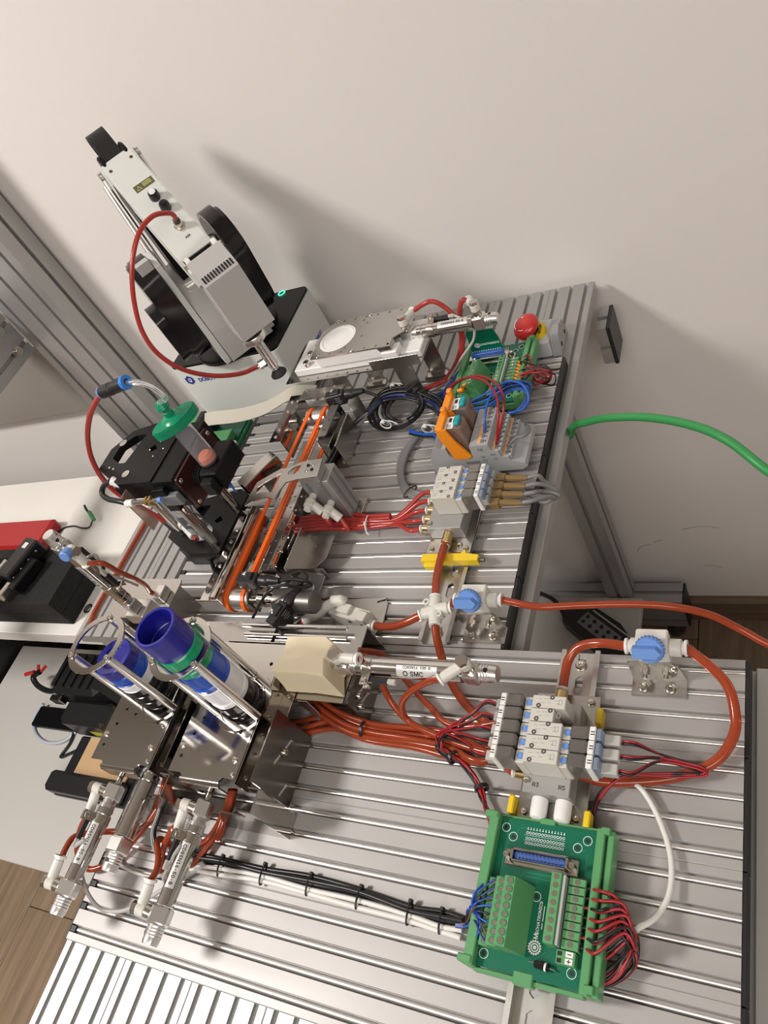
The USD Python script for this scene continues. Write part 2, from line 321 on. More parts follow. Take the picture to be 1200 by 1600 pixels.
TB = table('work_table', 'aluminium profile table standing against the white wall with the robot on it', -.8705, -.2505, .3255, .887, -.8705, [
    lambda t: foot_beam(t, -.86, -.245, .862), lambda t: foot_beam(t, -.86, -.245, .37),
    lambda t: part(t, 'lower_shelf', G().bx(-.86, -.315, .395, .838, .14, .158, .001), SHELF),
    lambda t: part(t, 'cross_beam', bar(G(), (-.2505, .85, .80), (1, 0, 0), .014, .045, .06), ALU, 25),
    lambda t: part(t, 'black_cap', G().bx(-.2362, -.231, .826, .874, .768, .832, .0015), BLK)], [(-.36, .862), (-.84, .862), (-.36, .37), (-.84, .37)])
TA = table('work_table', 'aluminium profile table nearest the camera under the front slotted plate', -.645, -.025, -.46, .3245, -.645, [
    lambda t: foot_beam(t, -.645, -.05, .29), lambda t: foot_beam(t, -.645, -.05, -.42)], [(-.62, .29), (-.075, .29), (-.62, -.42), (-.075, -.42)])
# ---------------------------------------------------------------- boards low down at both sides
sb = thing('storage_board', 'pale grey board low under the white desk with the black pump on it', 'shelf board', (-1.4, .36, 0))
part(sb, 'board', G().bx(-1.95, -.92, .106, .62, .215, .233, .001), SHELF)
for x, y in ((-1.9, .16), (-1.9, .57), (-.97, .16), (-.97, .57)): part(sb, 'foot_block', G().bx(x - .03, x + .03, y - .03, y + .03, .0008, .2148, .002), DARKSTEEL)
sb = thing('side_table', 'pale grey table top at the right picture edge beside the front plate', 'table', (.28, -.15, 0))
part(sb, 'table_top', G().bx(-.02, .6, -.6, .30, .700, .718, .0012), SHELF)
for x, y in ((.02, -.55), (.55, -.55), (.02, .26), (.55, .26)): part(sb, 'leg', G().bx(x - .02, x + .02, y - .02, y + .02, .0008, .6998, .001), DARKSTEEL)
# ---------------------------------------------------------------- white desk and the frame behind it
dk = thing('desk', 'white laminate desk at the left with the black foam tray on it', 'desk', (-1.3, .55, 0)); DZ = .75
part(dk, 'desk_top', G().bx(-2.2, -.905, .386, .735, DZ - .028, DZ, .0012), DESK)
for x in (-2.1, -1.05): part(dk, "leg", G().bx(x - .03, x + .03, .65, .71, .002, DZ - .0285, .002), DARKSTEEL)
zq = at_y(0, 662, .885)[2]
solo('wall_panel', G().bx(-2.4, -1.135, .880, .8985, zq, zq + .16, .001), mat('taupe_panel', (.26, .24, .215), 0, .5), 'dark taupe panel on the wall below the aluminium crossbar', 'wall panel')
fr = thing('profile_frame', 'aluminium profile frame post and crossbar standing behind the white desk', 'frame', (-1.16, .86, 0))
part(fr, 'post', bar(G(), (-1.155, .862, 0), (0, 0, 1), 2.0, .13, .06, nw=3, up=(0, 1, 0)), ALU, 25)
part(fr, 'crossbar', bar(G(), (-1.245, .83, 1.035), (0, -1, 0), 1.0, .045, .09, nh=2), ALU, 25)
for z in (1.058, 1.013): part(fr, 'bolt', G().cyl((-1.2223, .80, z), (-1.2203, .80, z), .010, 20).cyl((-1.2203, .80, z), (-1.2143, .80, z), .0065, 16, b=.001).ring((-1.2143, .80, z), (1, 0, 0), .0064, .003, .001, 16), NICKEL)
# ---------------------------------------------------------------- mounting rails on the plates
def din_rail(name, label, x, y0, y1):
    t = thing(name, label, 'mounting rail', (x, y0, ZT)); w, L = .0335, y1 - y0
    sec = Polygon([(-.0135, 0), (.0135, 0), (.0135, .0065), (w / 2, .0065), (w / 2, .0075), (.0125, .0075), (.0125, .001), (-.0125, .001), (-.0125, .0075), (-w / 2, .0075), (-w / 2, .0065), (-.0135, .0065)])
    side = [Polygon([(-.0135, 0), (-.0125, 0), (-.0125, .0075), (-w / 2, .0075), (-w / 2, .0065), (-.0135, .0065)]), Polygon([(.0135, 0), (.0135, .0065), (w / 2, .0065), (w / 2, .0075), (.0125, .0075), (.0125, 0)])]
    g = G()
    for s_ in side: g.prism(s_, L, frame((x, y1, ZT), (1, 0, 0), (0, 0, 1)))
    fl = sbox(-.0126, 0, .0126, L)
    for k in range(int(L / .025) + 1):
        c = .012 + k * .025
        fl = fl.difference(Polygon([(-.0027, c - .006), (0, c - .0085), (.0027, c - .006), (.0027, c + .006), (0, c + .0085), (-.0027, c + .006)]).buffer(.0006))
    g.prism(fl, .001, frame((x, y0, ZT + .0001), (1, 0, 0), (0, 1, 0)))
    part(t, 'rail', g, GALV, 20)
    for yy in (y0 + .012, y1 - .012): part(t, 'screw', G().screw((x, yy, ZT + .0012), (0, 0, 1), .005, .003), NICKEL)
    return t
din_rail('mounting_rail', 'slotted grey mounting rail under the front terminal board and valve manifold', -.188, .004, .322)
din_rail('mounting_rail', 'slotted grey mounting rail on the back plate under the yellow clamp', -.332, .325, .722)
# ---------------------------------------------------------------- terminal board
CLRP2 = mat('pale_clear_strip', (.55, .60, .56), 0, .25, trans=.25)
def terminal_board(label, ox, oy, near=True):
    z0 = .8885; t = thing('terminal_board', label, 'circuit board', (ox, oy, z0))
    B = lambda u0, u1, v0, v1, a, b, c=None, g=None: (g or G()).bx(ox + u0, ox + u1, oy + v0, oy + v1, z0 + a, z0 + b, c)
    X = lambda u, v, z: (ox + u, oy + v, z0 + z)
    for u0, u1, zh in ((-.003, .0045, .019), (.0785, .0845, .019)):
        g = B(u0, u1, -.002, .103, .001, zh, .0007)
        for v in (-.001, .099): B(u0 - (.004 if u0 < 0 else -.003), u1 - (.001 if u0 < 0 else -.0035), v, v + .005, .004, zh + .001, .0007, g)
        if u0 > 0: B(.0845, .0855, -.002, .103, .001, .012, .0003, g); B(.0855, .0905, -.002, .103, .001, .016, .0007, g)
        part(t, 'carrier_rail', g, TERM)
    g = B(.002, .080, -.0035, -.0005, .001, .010); B(.032, .046, -.0055, .003, .003, .0125, None, g); part(t, 'carrier_lip', g, TERM)
    g = B(.002, .080, .1025, .105, .001, .010); B(.034, .046, .1015, .106, .003, .0125, None, g); part(t, 'carrier_lip', g, TERM)
    pcb = part(t, 'circuit_board', B(.0047, .0783, -.0003, .1023, .0100, .0117, .0003), PCB); zp = .0118
    g = G()
    for (u, v) in ((.009, .095), (.0155, .089), (.071, .0945), (.0645, .0885), (.040, .051), (.009, .008), (.071, .009)):
        g.ring(X(u, v, zp), (0, 0, 1), .0034, .0030, .0002, 20)
    for k in range(13):
        for v in (.0935, .0895, .0860):
            g.ring(X(.026 + k * .0023, v, zp), (0, 0, 1), .00105, .0007, .0002, 8)
        B(.0255 + k * .0023, .0265 + k * .0023, .0958, .0966, zp, zp + .0002, .00005, g); B(.0256 + k * .0023, .0262 + k * .0023, .0970, .0976, zp, zp + .0002, .00005, g)
    for v in (.0917, .0879): B(.0240, .0552, v - .0001, v + .0001, zp, zp + .0002, .00005, g)
    g.ring(X(.044, .019, zp), (0, 0, 1), .0042, .0034, .0002, 28).ring(X(.044, .019, zp), (0, 0, 1), .0028, .0020, .0002, 24).lathe([(.0013, 0), (.0013, .0002)], X(.044, .019, zp), n=16)
    for k in range(16):
        a = k * math.pi / 8; g.box((0, 0, 0), (.0009, .0009, .0002), .00005, frame(X(.044 + .0044 * math.cos(a), .019 + .0044 * math.sin(a), zp + .0001), (math.cos(a), math.sin(a), 0)))
    TX = lambda u, v: frame(X(u, v, zp), (0, 1, 0), (-1, 0, 0))
    g.text('M', .0030, TX(.0452, .0240), .0002, True, False); g.text('ECHATRONICS', .0021, TX(.0452, .0274), .0002, True, False)
    B(.0466, .0473, .0310, .0350, zp, zp + .0002, .00005, g); B(.0466, .0473, .0360, .0460, zp, zp + .0002, .00005, g)
    part(pcb, 'white_print', g, SILK, False, 'white company lettering, gear emblem and pad outlines', 'stuff')
    g = G()
    for (u, v) in ((.009, .095), (.0155, .089), (.071, .0945), (.0645, .0885), (.040, .051), (.009, .008), (.071, .009)): g.cyl(X(u, v, zp - .0001), X(u, v, zp + .00015), .0016, 12)
    part(pcb, 'mounting_hole', g, INK, False)
    g = G()
    for a, b in (((.012, .084), (.020, .0965)), ((.020, .0965), (.025, .0965)), ((.008, .06), (.008, .082)), ((.011, .058), (.011, .080)), ((.060, .083), (.070, .088)), ((.072, .070), (.072, .085)), ((.048, .026), (.060, .034)), ((.047, .060), (.055, .050)), ((.030, .066), (.050, .066)), ((.030, .063), (.048, .063)), ((.046, .012), (.052, .018))):
        d = np.array(b) - a; L = np.linalg.norm(d); g.box((0, 0, 0), (L, .0005, .00016), .00003, frame(X((a[0] + b[0]) / 2, (a[1] + b[1]) / 2, zp), (d[0], d[1], 0)))
    part(pcb, 'copper_trace', g, PCBL, False)
    # D-sub connector
    c = part(t, 'connector_shell', B(.0135, .068, .0675, .0790, zp, zp + .0050, .0006, B(.0195, .062, .0692, .0708, zp + .004, zp + .0115, .0004, B(.0195, .062, .0772, .0788, zp + .004, zp + .0115, .0004, B(.0195, .0215, .0692, .0788, zp + .004, zp + .0115, .0004, B(.060, .062, .0692, .0788, zp + .004, zp + .0115, .0004))))), NICKEL)
    part(c, 'pin_insert', B(.0217, .0598, .0710, .0770, zp + .0052, zp + .0085), BLUEL)
    g = G()
    for r, n in ((.0755, 13), (.0726, 12)):
        for k in range(n): u = .0245 + k * .00275 + (.0013 if n == 12 else 0); g.cyl(X(u, r, zp + .0085), X(u, r, zp + .0112), .0005, 6)
    part(c, 'pin', g, CHROME, kind='stuff')
    for u in (.0165, .065): part(c, 'jack_screw', G().hex(X(u, .0735, zp + .005), X(u, .0735, zp + .0115), .0024).ring(X(u, .0735, zp + .0115), (0, 0, 1), .0020, .001, .0006, 12), NICKEL)
    # stepped terminal block on the left with a sloping back
    for (u0, u1, h) in ((.0062, .0135, .0075), (.0139, .0222, .0150), (.0226, .0310, .0225)):
        g = B(u0, u1, .0118, .0568, zp, zp + h, .0005)
        if h > .02: g.prism([(.0310, 0), (.0385, 0), (.0385, .002), (.0310, h)], .045, frame(X(0, .0568, zp), (1, 0, 0), (0, 0, 1)))
        b = part(t, 'terminal_block', g, TERM); g = G(); s = G()
        for k in range(8):
            v = .0150 + k * .0055; cx = (u0 + u1) / 2 + .0005
            s.lathe([(.0019, 0), (.0019, .0004), (.0004, .0004), (.0004, .0001), (0, .0001)], X(cx, v, zp + h), n=10, close=False); g.ring(X(cx, v, zp + h), (0, 0, 1), .0024, .0019, .0006, 12)
            if u0 < .02: B(u0 - .0003, u0 + .001, v - .0017, v + .0017, zp + max(h - .006, .001), zp + h - .002, .0001, g)
        part(b, 'clamp_screw', s, NICKEL, kind='stuff'); part(b, 'screw_well', g, TERMD, kind='stuff')
    # terminal block on the right, two steps
    for (u0, u1, h) in ((.0530, .0605, .0150), (.0640, .0758, .0090)):
        b = part(t, 'terminal_block', B(u0, u1, .0210, .0665, zp, zp + h, .0005), TERM); s = G(); g = G()
        for k in range(8):
            v = .0242 + k * .0056; s.lathe([(.0019, 0), (.0019, .0004), (.0004, .0004), (.0004, .0001), (0, .0001)], X((u0 + u1) / 2, v, zp + h), n=10, close=False)
            B(u1 - .001, u1 + .0003, v - .0017, v + .0017, zp + .002, zp + h - .003, .0001, g)
            if u0 > .06: B(u0 + .0005, u1 - .0005, v + .0024, v + .0032, zp + h - .002, zp + h + .0003, .0001, g)
        part(b, 'clamp_screw', s, NICKEL, kind='stuff'); part(b, 'wire_entry', g, BLK, kind='stuff')
    part(t, 'clear_strip', B(.0607, .0630, .0215, .066, zp + .004, zp + .0135, .0003), CLRP2)
    b = part(t, 'power_terminal', B(.0615, .0745, .0118, .0205, zp, zp + .0085, .0005), TERM)
    part(b, 'wire_entry', B(.0625, .0655, .0167, .0193, zp + .0083, zp + .0087, .0001, B(.0625, .0655, .0125, .0151, zp + .0083, zp + .0087, .0001)), BLK)
    part(b, 'polarity_label', B(.0680, .0730, .0165, .0200, zp + .0085, zp + .0088, .0001, B(.0680, .0730, .0123, .0158, zp + .0085, zp + .0088, .0001)), PAPER)
    part(b, 'polarity_sign', B(.0692, .0718, .0180, .0185, zp + .0087, zp + .0090, .0001, B(.0692, .0718, .0138, .0143, zp + .0087, zp + .0090, .0001, B(.07025, .07075, .0128, .0153, zp + .0087, zp + .0090, .0001))), INK, label='plus and minus signs')
    d = part(t, 'diode', G().cyl(X(.0465, .0092, zp + .0028), X(.0565, .0084, zp + .0028), .0026, 14, b=.0004), BLKG)
    part(d, 'cathode_band', G().cyl(X(.0536, .00865, zp + .0028), X(.0550, .00853, zp + .0028), .00268, 14), SILK)
    part(d, 'wire_lead', G().tube([X(.042, .0095, zp), X(.0425, .0095, zp + .0026), X(.0470, .0092, zp + .0028)], .0005, 6).tube([X(.061, .008, zp), X(.0605, .008, zp + .0026), X(.056, .0085, zp + .0028)], .0005, 6), CHROME)
    return t
terminal_board('green terminal board in front with its blue pin connector standing open', -.230, .066)
# ---------------------------------------------------------------- valve manifolds
def push_fit(g, c, o, d, r=.0049, L=.011):               # sleeve into g, release collar into c; returns the tube's start
    o, d = np.asarray(o, float), unit(d); g.cyl(o, o + d * L, r, 16, b=.0006); c.ring(o + d * L, d, r * .72, r * .5, .0014, 16); c.ring(o + d * (L + .0014), d, r * .98, r * .5, .0016, 16); return o + d * (L + .003)
def valve(t, x, y1, zb, s, double=False, short=0, legend=True):   # one valve; s = +1 coil towards -x (left), -1 mirrored; x = edge between coil and button
    y0 = y1 - .0103; M_ = lambda a, b: (min(x + s * a, x + s * b), max(x + s * a, x + s * b))
    b_ = lambda g, a, b, z0, z1, c=None, ya=0, yb=0: g.bx(*M_(a, b), y0 + ya, y1 - yb, zb + z0, zb + z1, c)
    body = G(); b_(body, 0, .0075, 0, .023); b_(body, .0075, .034 - short, 0, .0275, .0005)
    body.prism([(.0075, .023), (.0100, .0275), (.0075, .0275)][::1], .0102, frame((x, y1, zb), (s, 0, 0), (0, 0, 1))) if False else None
    v = part(t, 'valve', body, VALVE)
    def coil(a0, d):                                     # coil block starting at a0, going in direction d
        g = G(); b_(g, a0, a0 + d * .0135, .004, .0285, .0015); c = part(v, 'coil_cover', g, COIL)
        g = G(); b_(g, a0 + d * .0138, a0 + d * .0185, .003, .0275, .0006); part(v, 'plug_socket', g, WHT)
        g = G()
        for q in (.0035, .0055): b_(g, a0 + d * .0150, a0 + d * .0180, .0273, .0277, .0001, q, .0103 - q - .0007)
        part(v, 'socket_mark', g, INK, False)
        g = G(); b_(g, a0 + d * .0187, a0 + d * (.0255 if d < 0 else .0345), .010, .018, .0006, .0012, .0012); part(v, 'wire_plug', g, GRYP if not double else CLRG)
    coil(-.0004, -1)
    if s < 0:
        g = G(); b_(g, -.0235, -.0187, .0185, .0262, .001, .0006, .0006); part(v, 'indicator_cover', g, BLUG)
    m = G().cyl((x + s * .0040, y0 + .0052, zb + .0228), (x + s * .0040, y0 + .0052, zb + .0238), .0027, 16, b=.0002)
    part(v, 'manual_button', m, BLUEV)
    if double:
        g = G(); b_(g, .034, .0405, 0, .023); part(v, 'pilot_block', g, VALVE)
        part(v, 'manual_button', G().cyl((x + s * .0375, y0 + .0052, zb + .0228), (x + s * .0375, y0 + .0052, zb + .0238), .0027, 16, b=.0002), BLUEV)
        coil(.0409, 1)
        g = G(); b_(g, .0595, .0640, .008, .0265, .001, .0006, .0006); part(v, 'indicator_cover', g, BLUG)
    g = G()
    for q in (.013, .023): g.lathe([(.0019, 0), (.0019, .0003), (.0007, .0003), (.0007, 0)], (x + s * q, y0 + (.0016 if q < .02 else .0088), zb + .0274), n=10)
    part(v, 'slotted_screw', g, DARKSTEEL)
    if legend:
        g = G()
        for q, w, yy in ((.0120, .003, .0068), (.0165, .005, .0072), (.0255, .003, .0060), (.0135, .004, .0038), (.0195, .003, .0042), (.0272, .002, .0035)):
            if q + w < .033 - short: b_(g, q, q + w, .0274, .0276, .00005, yy, .0103 - yy - .0005)
        if short < .01: b_(g, .0285, .0289, .0274, .0276, .00005, .003, .003); b_(g, .0310, .0314, .0274, .0276, .00005, .003, .003); b_(g, .0285, .0314, .0274, .0276, .00005, .003, .0069); b_(g, .0285, .0314, .0274, .0276, .00005, .0069, .003)
        part(v, 'printed_symbol', g, GRYP, False)
    return v
CLRG = mat('pale_clear_plug', (.62, .62, .58), 0, .25, trans=.3)
BLUG = mat('smoky_blue_cover', (.30, .38, .52), 0, .2, trans=.4)
mf = thing('valve_manifold', 'manifold of five beige valves with blue buttons on the front plate', 'valve manifold', (-.19, .22, .8885))
part(mf, 'base_plate', G().bx(-.219, -.165, .172, .278, .8885, .8905, .0004), STEELM)
part(mf, 'manifold_block', G().bx(-.2115, -.1745, .187, .262, .8907, .9085, .0006), ALU)
for k in range(5): valve(mf, -.2125, .2545 - k * .0109, .9087, 1, double=k > 1, short=(0, .008, 0, 0, 0)[k])
for x, y in ((-.2125, .273), (-.172, .272), (-.2125, .1775), (-.172, .1775)): part(mf, 'screw', G().screw((x, y, .8905), (0, 0, 1), .0031, .003), NICKEL)
part(mf, 'screw', G().screw((-.2085, .196, .9085), (0, 0, 1), .0028, .002), NICKEL)
part(mf, 'port_lettering', G().text('R3', .0032, frame((-.2015, .1935, .9086), (1, 0, 0), (0, 1, 0))).text('R5', .0032, frame((-.1810, .1935, .9086), (1, 0, 0), (0, 1, 0))), INK, False)
for x in (-.1990, -.1805): part(mf, 'silencer', G().lathe([(.0058, 0), (.0064, .001), (.0064, .012), (.0058, .015), (.0040, .016)], (x, .1868, .8985), (0, -1, 0), 20), NYL, label='white plastic silencer')
for x, y in ((-.163, .258), (-.222, .180), (-.1625, .176)): part(mf, 'end_clamp', G().box((x, y, .8925), (.005, .014, .012), .001), YEL)
for k in range(5):
    g, c = G(), G(); push_fit(g, c, (-.2117, .2495 - k * .0115, .899), (-1, 0, 0), .0038, .010); part(mf, 'hose_fitting', g, BRASS); part(mf, 'release_collar', c, FIT)
g, c = G(), G(); push_fit(g, c, (-.195, .2622, .899), (0, 1, 0), .0052, .014); part(mf, 'hose_fitting', g, BRASS, label='large brass fitting at the supply end'); part(mf, 'release_collar', c, FIT)
mb = thing('valve_manifold', 'manifold of four beige valves on the back plate beside the grey cables', 'valve manifold', (-.33, .47, .8885))
part(mb, 'base_plate', G().bx(-.3655, -.3155, .427, .513, .8885, .8905, .0004), STEELM)
part(mb, 'manifold_block', G().bx(-.363, -.324, .446, .511, .8907, .9085, .0006), ALU)
for k in range(4): valve(mb, -.3180, .5065 - k * .0109, .9087, -1)
part(mb, 'silencer', G().lathe([(.0052, 0), (.0056, .001), (.0056, .010), (.0040, .012)], (-.338, .5115, .9130), (0, 1, 0), 20), NYL)
for x, y in ((-.3605, .452), (-.360, .4325), (-.321, .4325), (-.345, .436), (-.329, .437)): part(mb, 'screw', G().screw((x, y, .9085 if y > .44 else .8905), (0, 0, 1), .003, .0025), NICKEL)
for k in range(5):
    g, c = G(), G(); push_fit(g, c, (-.3632, .5035 - k * .0125, .899), (-1, 0, 0), .0047, .009); part(mb, 'hose_fitting', g, BRASS); part(mb, 'release_collar', c, FIT)
g, c = G(), G(); push_fit(g, c, (-.341, .4458, .899), (0, -1, 0), .0052, .014); part(mb, 'hose_fitting', g, BRASS, label='large brass fitting at the supply end'); part(mb, 'release_collar', c, FIT)
yc = thing('rail_clamp', 'yellow plastic rail clamp below the manifold of four valves', 'clamp', (-.335, .41, .8885))
part(yc, 'clamp_body', G().prism([(-.033, 0), (.030, 0), (.030, .007), (.016, .009), (.014, .014), (.010, .009), (-.033, .009)], .009, frame((-.332, .4120, .8888), (1, 0, 0), (0, 1, 0))).box((-.352, .4090, .893), (.018, .006, .008), .001), YEL)
part(yc, 'clamp_screw', G().cyl((-.302, .4155, .893), (-.296, .4155, .893), .0022, 10), DARKSTEEL)
# ---------------------------------------------------------------- hand valves on angle brackets
def hand_valve(label):
    x0, x1, yb, z = -.1435, -.1010, .302, ZT; t = thing('hand_valve', label, 'valve', (-.122, yb, z), 'blue knob hand valves')
    br = G().bx(x0, x1, yb - .0165, yb + .0012, z + .0003, z + .0022, .0006)
    br.prism([(x0, 0), (x1, 0), (x1 - .004, .024), (x1 - .0075, .027), (x0 + .0015, .027), (x0 + .0004, .026)], .002, frame((0, yb + .0012, z + .0004), (1, 0, 0), (0, 0, 1)))
    part(t, 'angle_bracket', br, STEELM)
    for x in (-.1340, -.1130): part(t, 'screw', G().screw((x, yb - .009, z + .0022), (0, 0, 1), .0040, .0032), NICKEL)
    for x, zz in ((-.1310, .0150), (-.1150, .0150)): part(t, 'standoff_nut', G().hex((x, yb - .0008, z + zz), (x, yb - .0045, z + zz), .0032).cyl((x, yb - .0045, z + zz), (x, yb - .0075, z + zz), .0020, 10), NICKEL)
    part(t, 'screw', G().screw((-.1090, yb - .0008, z + .019), (0, -1, 0), .0034, .0025), NICKEL)
    part(t, 'valve_body', G().bx(-.1345, -.1100, yb + .0015, yb + .020, z + .0225, z + .0475, .0012).cyl((-.1345, yb + .0105, z + .0345), (-.1400, yb + .0105, z + .0345), .0072, 20, b=.0006).cyl((-.1100, yb + .0105, z + .0345), (-.1010, yb + .0105, z + .0345), .0072, 20, b=.0006), FIT)
    for a, s in ((-.1402, -1), (-.1008, 1)): part(t, 'release_collar', G().ring((a, yb + .0105, z + .0345), (s, 0, 0), .0052, .0036, .002, 18).ring((a + s * .002, yb + .0105, z + .0345), (s, 0, 0), .0066, .0036, .002, 18), WHT)
    kd = unit((0, -.82, .57)); kc = np.array([-.1215, yb + .0018, z + .049]); F = frame(kc + kd * .0062, (1, 0, 0), np.cross(kd, (1, 0, 0)))
    g = G().lathe([(.0105, 0), (.0108, .0008), (.0108, .0044), (.0100, .0056)], kc + kd * .0002, kd, 28)
    for k in range(24):
        a = k * math.pi / 12; p = kc + F[:3, :3] @ [.0108 * math.cos(a), .0108 * math.sin(a), 0]; g.cyl(p + kd * .001, p + kd * .0048, .0007, 6)
    kn = part(t, 'knob', g, BLUEV)
    part(kn, 'knob_lever', G().prism(Polygon([(-.0115, -.0038), (.005, -.0038), (.0085, 0), (.005, .0038), (-.0115, .0038)]).buffer(.0006), .006, F, -.0008), BLUEV)
    return t
HV = hand_valve('blue knob hand valve on the front plate feeding the curved orange hose')
dup(HV, trimesh.transformations.translation_matrix((-.1610, .0425, 0)), 'blue knob hand valve on the back plate beside the white hose cross')
# ---------------------------------------------------------------- desktop robot arm
RB = frame((-.7375, .776, 0), (math.cos(math.radians(-41)), math.sin(math.radians(-41)), 0), z=(0, 0, 1))   # x forward along the arm, z up
def rb(r, l, z): return RB[:3, :3] @ [r, -l, z] + RB[:3, 3]
def at_plane(px, py, o, n):
    d = CR.T @ [(px - 600) / FOC, (py - 800) / FOC, 1]; return CP + d * ((np.asarray(o) - CP) @ n) / (d @ np.asarray(n))
rob = thing('robot_arm', 'white desktop robot arm with black joint covers and a suction cup beside the wall', 'robot arm', (-.73, .776, TT))
bx0, bx1, by0, by1, bz = -.849, -.646, .7255, .868, .968
def rrect(x0, x1, y0, y1, r): return sbox(x0 + r, y0 + r, x1 - r, y1 - r).buffer(r, quad_segs=5)
part(rob, 'base_housing', G().prism(rrect(bx0, bx1, by0, by1, .010), bz - TT - .012, frame((0, 0, TT + .008))), ROBW)
part(rob, 'base_cover', G().prism(rrect(bx0 + .002, bx1 - .002, by0 + .001, by1 - .001, .009), .0035, frame((0, 0, bz - .0038))), BLKA)
part(rob, 'base_foot', G().bx(bx0 - .004, bx1 - .02, by0 + .012, by1 - .012, TT + .0005, TT + .010, .002), BLK)
part(rob, 'ring_lamp', G().ring(at(440, 458, bz + .0002), (0, 0, 1), .0062, .0045, .0006, 24), GRNLED)
o = at_y(297, 594, by0); lg = G()
hexa = Polygon([(.0085 * math.cos(a), .0085 * math.sin(a)) for a in np.arange(6) * math.pi / 3 + math.pi / 2])
FL = frame(o + [0, -.0002, 0], (1, 0, 0), (0, 0, 1))
lg.prism(hexa.difference(Polygon([(-.003, -.0035), (.0015, -.0045), (.0035, -.001), (.0035, .003), (-.001, .0045), (-.0035, .001)]).difference(sbox(-.001, -.001, .001, .0015))), .0003, FL)
lg.text('DOBOT', .0066, frame(at_y(323, 591.5, by0) + [0, -.0002, 0], (1, 0, 0), (0, 0, 1)), .0003, True)
lg.text('DOBOT', .0058, frame(at_x(497, 527, bx1) + [.0002, 0, 0], (0, 1, 0), (0, 0, 1)), .0003, True)
part(rob, 'logo_print', lg, INKB, False, 'dark blue logo and lettering')
# shoulder: two side frames, grey inner housing, black motor covers
def capsule(r0, z0, r1, z1, w): 
    from shapely.geometry import LineString
    return LineString([(r0, z0), (r1, z1)]).buffer(w, quad_segs=8)
def plate_l(poly, l0, l1):                               # outline in (r, z), thickness from l0 to l1
    T = frame(rb(0, l1, 0), RB[:3, 0], (0, 0, 1)); return G().prism(poly, l1 - l0, T) if (T[:3, 2] @ (rb(0, l0, 0) - rb(0, l1, 0))) > 0 else G().prism(poly, l1 - l0, frame(rb(0, l0, 0), RB[:3, 0], (0, 0, 1)))
part(rob, 'turntable', G().lathe([(.066, 0), (.066, .004), (.062, .006)], rb(0, 0, bz), (0, 0, 1), 36), BLKA)
part(rob, 'shoulder_frame', plate_l(Polygon([(-.03, .973), (.062, .973), (.066, .984), (.062, 1.02), (.058, 1.07), (.055, 1.135), (.035, 1.150), (-.03, 1.12)]), .034, .042), ROBW)
part(rob, 'shoulder_frame', plate_l(Polygon([(-.03, .973), (.055, .973), (.055, 1.05), (.045, 1.12), (-.03, 1.10)]), -.046, -.039), ROBW)
part(rob, 'shoulder_housing', plate_l(Polygon([(-.03, .973), (.066, .973), (.066, 1.020), (.058, 1.058), (.036, 1.090), (-.03, 1.1)]), -.038, .033), ROBG)
g = plate_l(capsule(.012, 1.028, .022, 1.108, .040).buffer(-.005), .043, .0715); plate = plate_l(capsule(.012, 1.028, .022, 1.108, .040), .043, .0655); pl3 = plate_l(capsule(.012, 1.028, .022, 1.108, .040).buffer(-.002), .043, .0695); plate.v += pl3.v; plate.f += [f + plate.n for f in pl3.f]; plate.n += pl3.n
g.v += plate.v; g.f += [f + g.n for f in plate.f]; g.n += plate.n
part(rob, 'motor_cover', g, BLKG, 62)
g = plate_l(capsule(-.005, 1.012, .0, 1.052, .030).buffer(-.003), .066, .085); part(rob, 'motor_cover', g, BLKG, 62, label='smaller black cover low at the outside')
part(rob, 'motor_bracket', plate_l(Polygon([(.0, 1.115), (.052, 1.130), (.054, 1.148), (.0, 1.143)]), .043, .062), ROBG)
g = plate_l(capsule(.015, 1.035, .030, 1.100, .048), -.066, -.047); g2 = plate_l(capsule(.015, 1.035, .030, 1.100, .042), -.072, -.047)
g.v += g2.v; g.f += [f + g.n for f in g2.f]; g.n += g2.n
part(rob, 'motor_cover', g, BLKG, 62)
part(rob, 'rear_arm', plate_l(Polygon([(-.012, 1.06), (.030, 1.06), (.030, 1.205), (.005, 1.228), (-.02, 1.205)]), -.026, .020), BLKA)
# forearm
E0, E1 = rb(.0, .0, 1.2465), rb(.140, .0, 1.1545); fx = unit(E1 - E0); fn = unit(np.cross(fx, RB[:3, 1])); fn = fn if fn[2] > 0 else -fn
yl = -np.cross(fn, fx); yl = yl if yl @ rb(0, 1, 0) > yl @ rb(0, 0, 0) else -yl
def fa(a, l, h): return E0 + fx * a + yl * (l - .0035) + fn * h
FT = frame(fa(0, 0, 0), fx, -yl); FT = FT if FT[:3, 2] @ fn > 0 else frame(fa(0, 0, 0), fx, yl)
LF = np.linalg.norm(E1 - E0)
fp = part(rob, 'forearm_cover', G(FT).prism(sbox(-.007, -.0215, LF + .004, .0215).buffer(-.003).buffer(.003), .002, None, -.002), ROBW)
for s in (-1, 1): part(rob, 'forearm_side', G(FT).prism(Polygon([(.0, -.0005), (LF + .024, -.0005), (LF + .036, -.012), (LF + .030, -.026), (LF, -.030), (.01, -.026), (.0, -.014)]), .0028, np.array([[1, 0, 0, 0], [0, 0, -1, s * .0215 + .0014], [0, 1, 0, 0], [0, 0, 0, 1.]])), ROBW)
part(rob, 'forearm_core', G(FT).bx(.001, LF - .004, -.019, .019, -.026, -.0025, .001), BLK)
for s in (-1, 1): part(rob, 'screw', G(FT).screw((.0075, s * .0155, 0), (0, 0, 1), .0022, .001), BRNW)
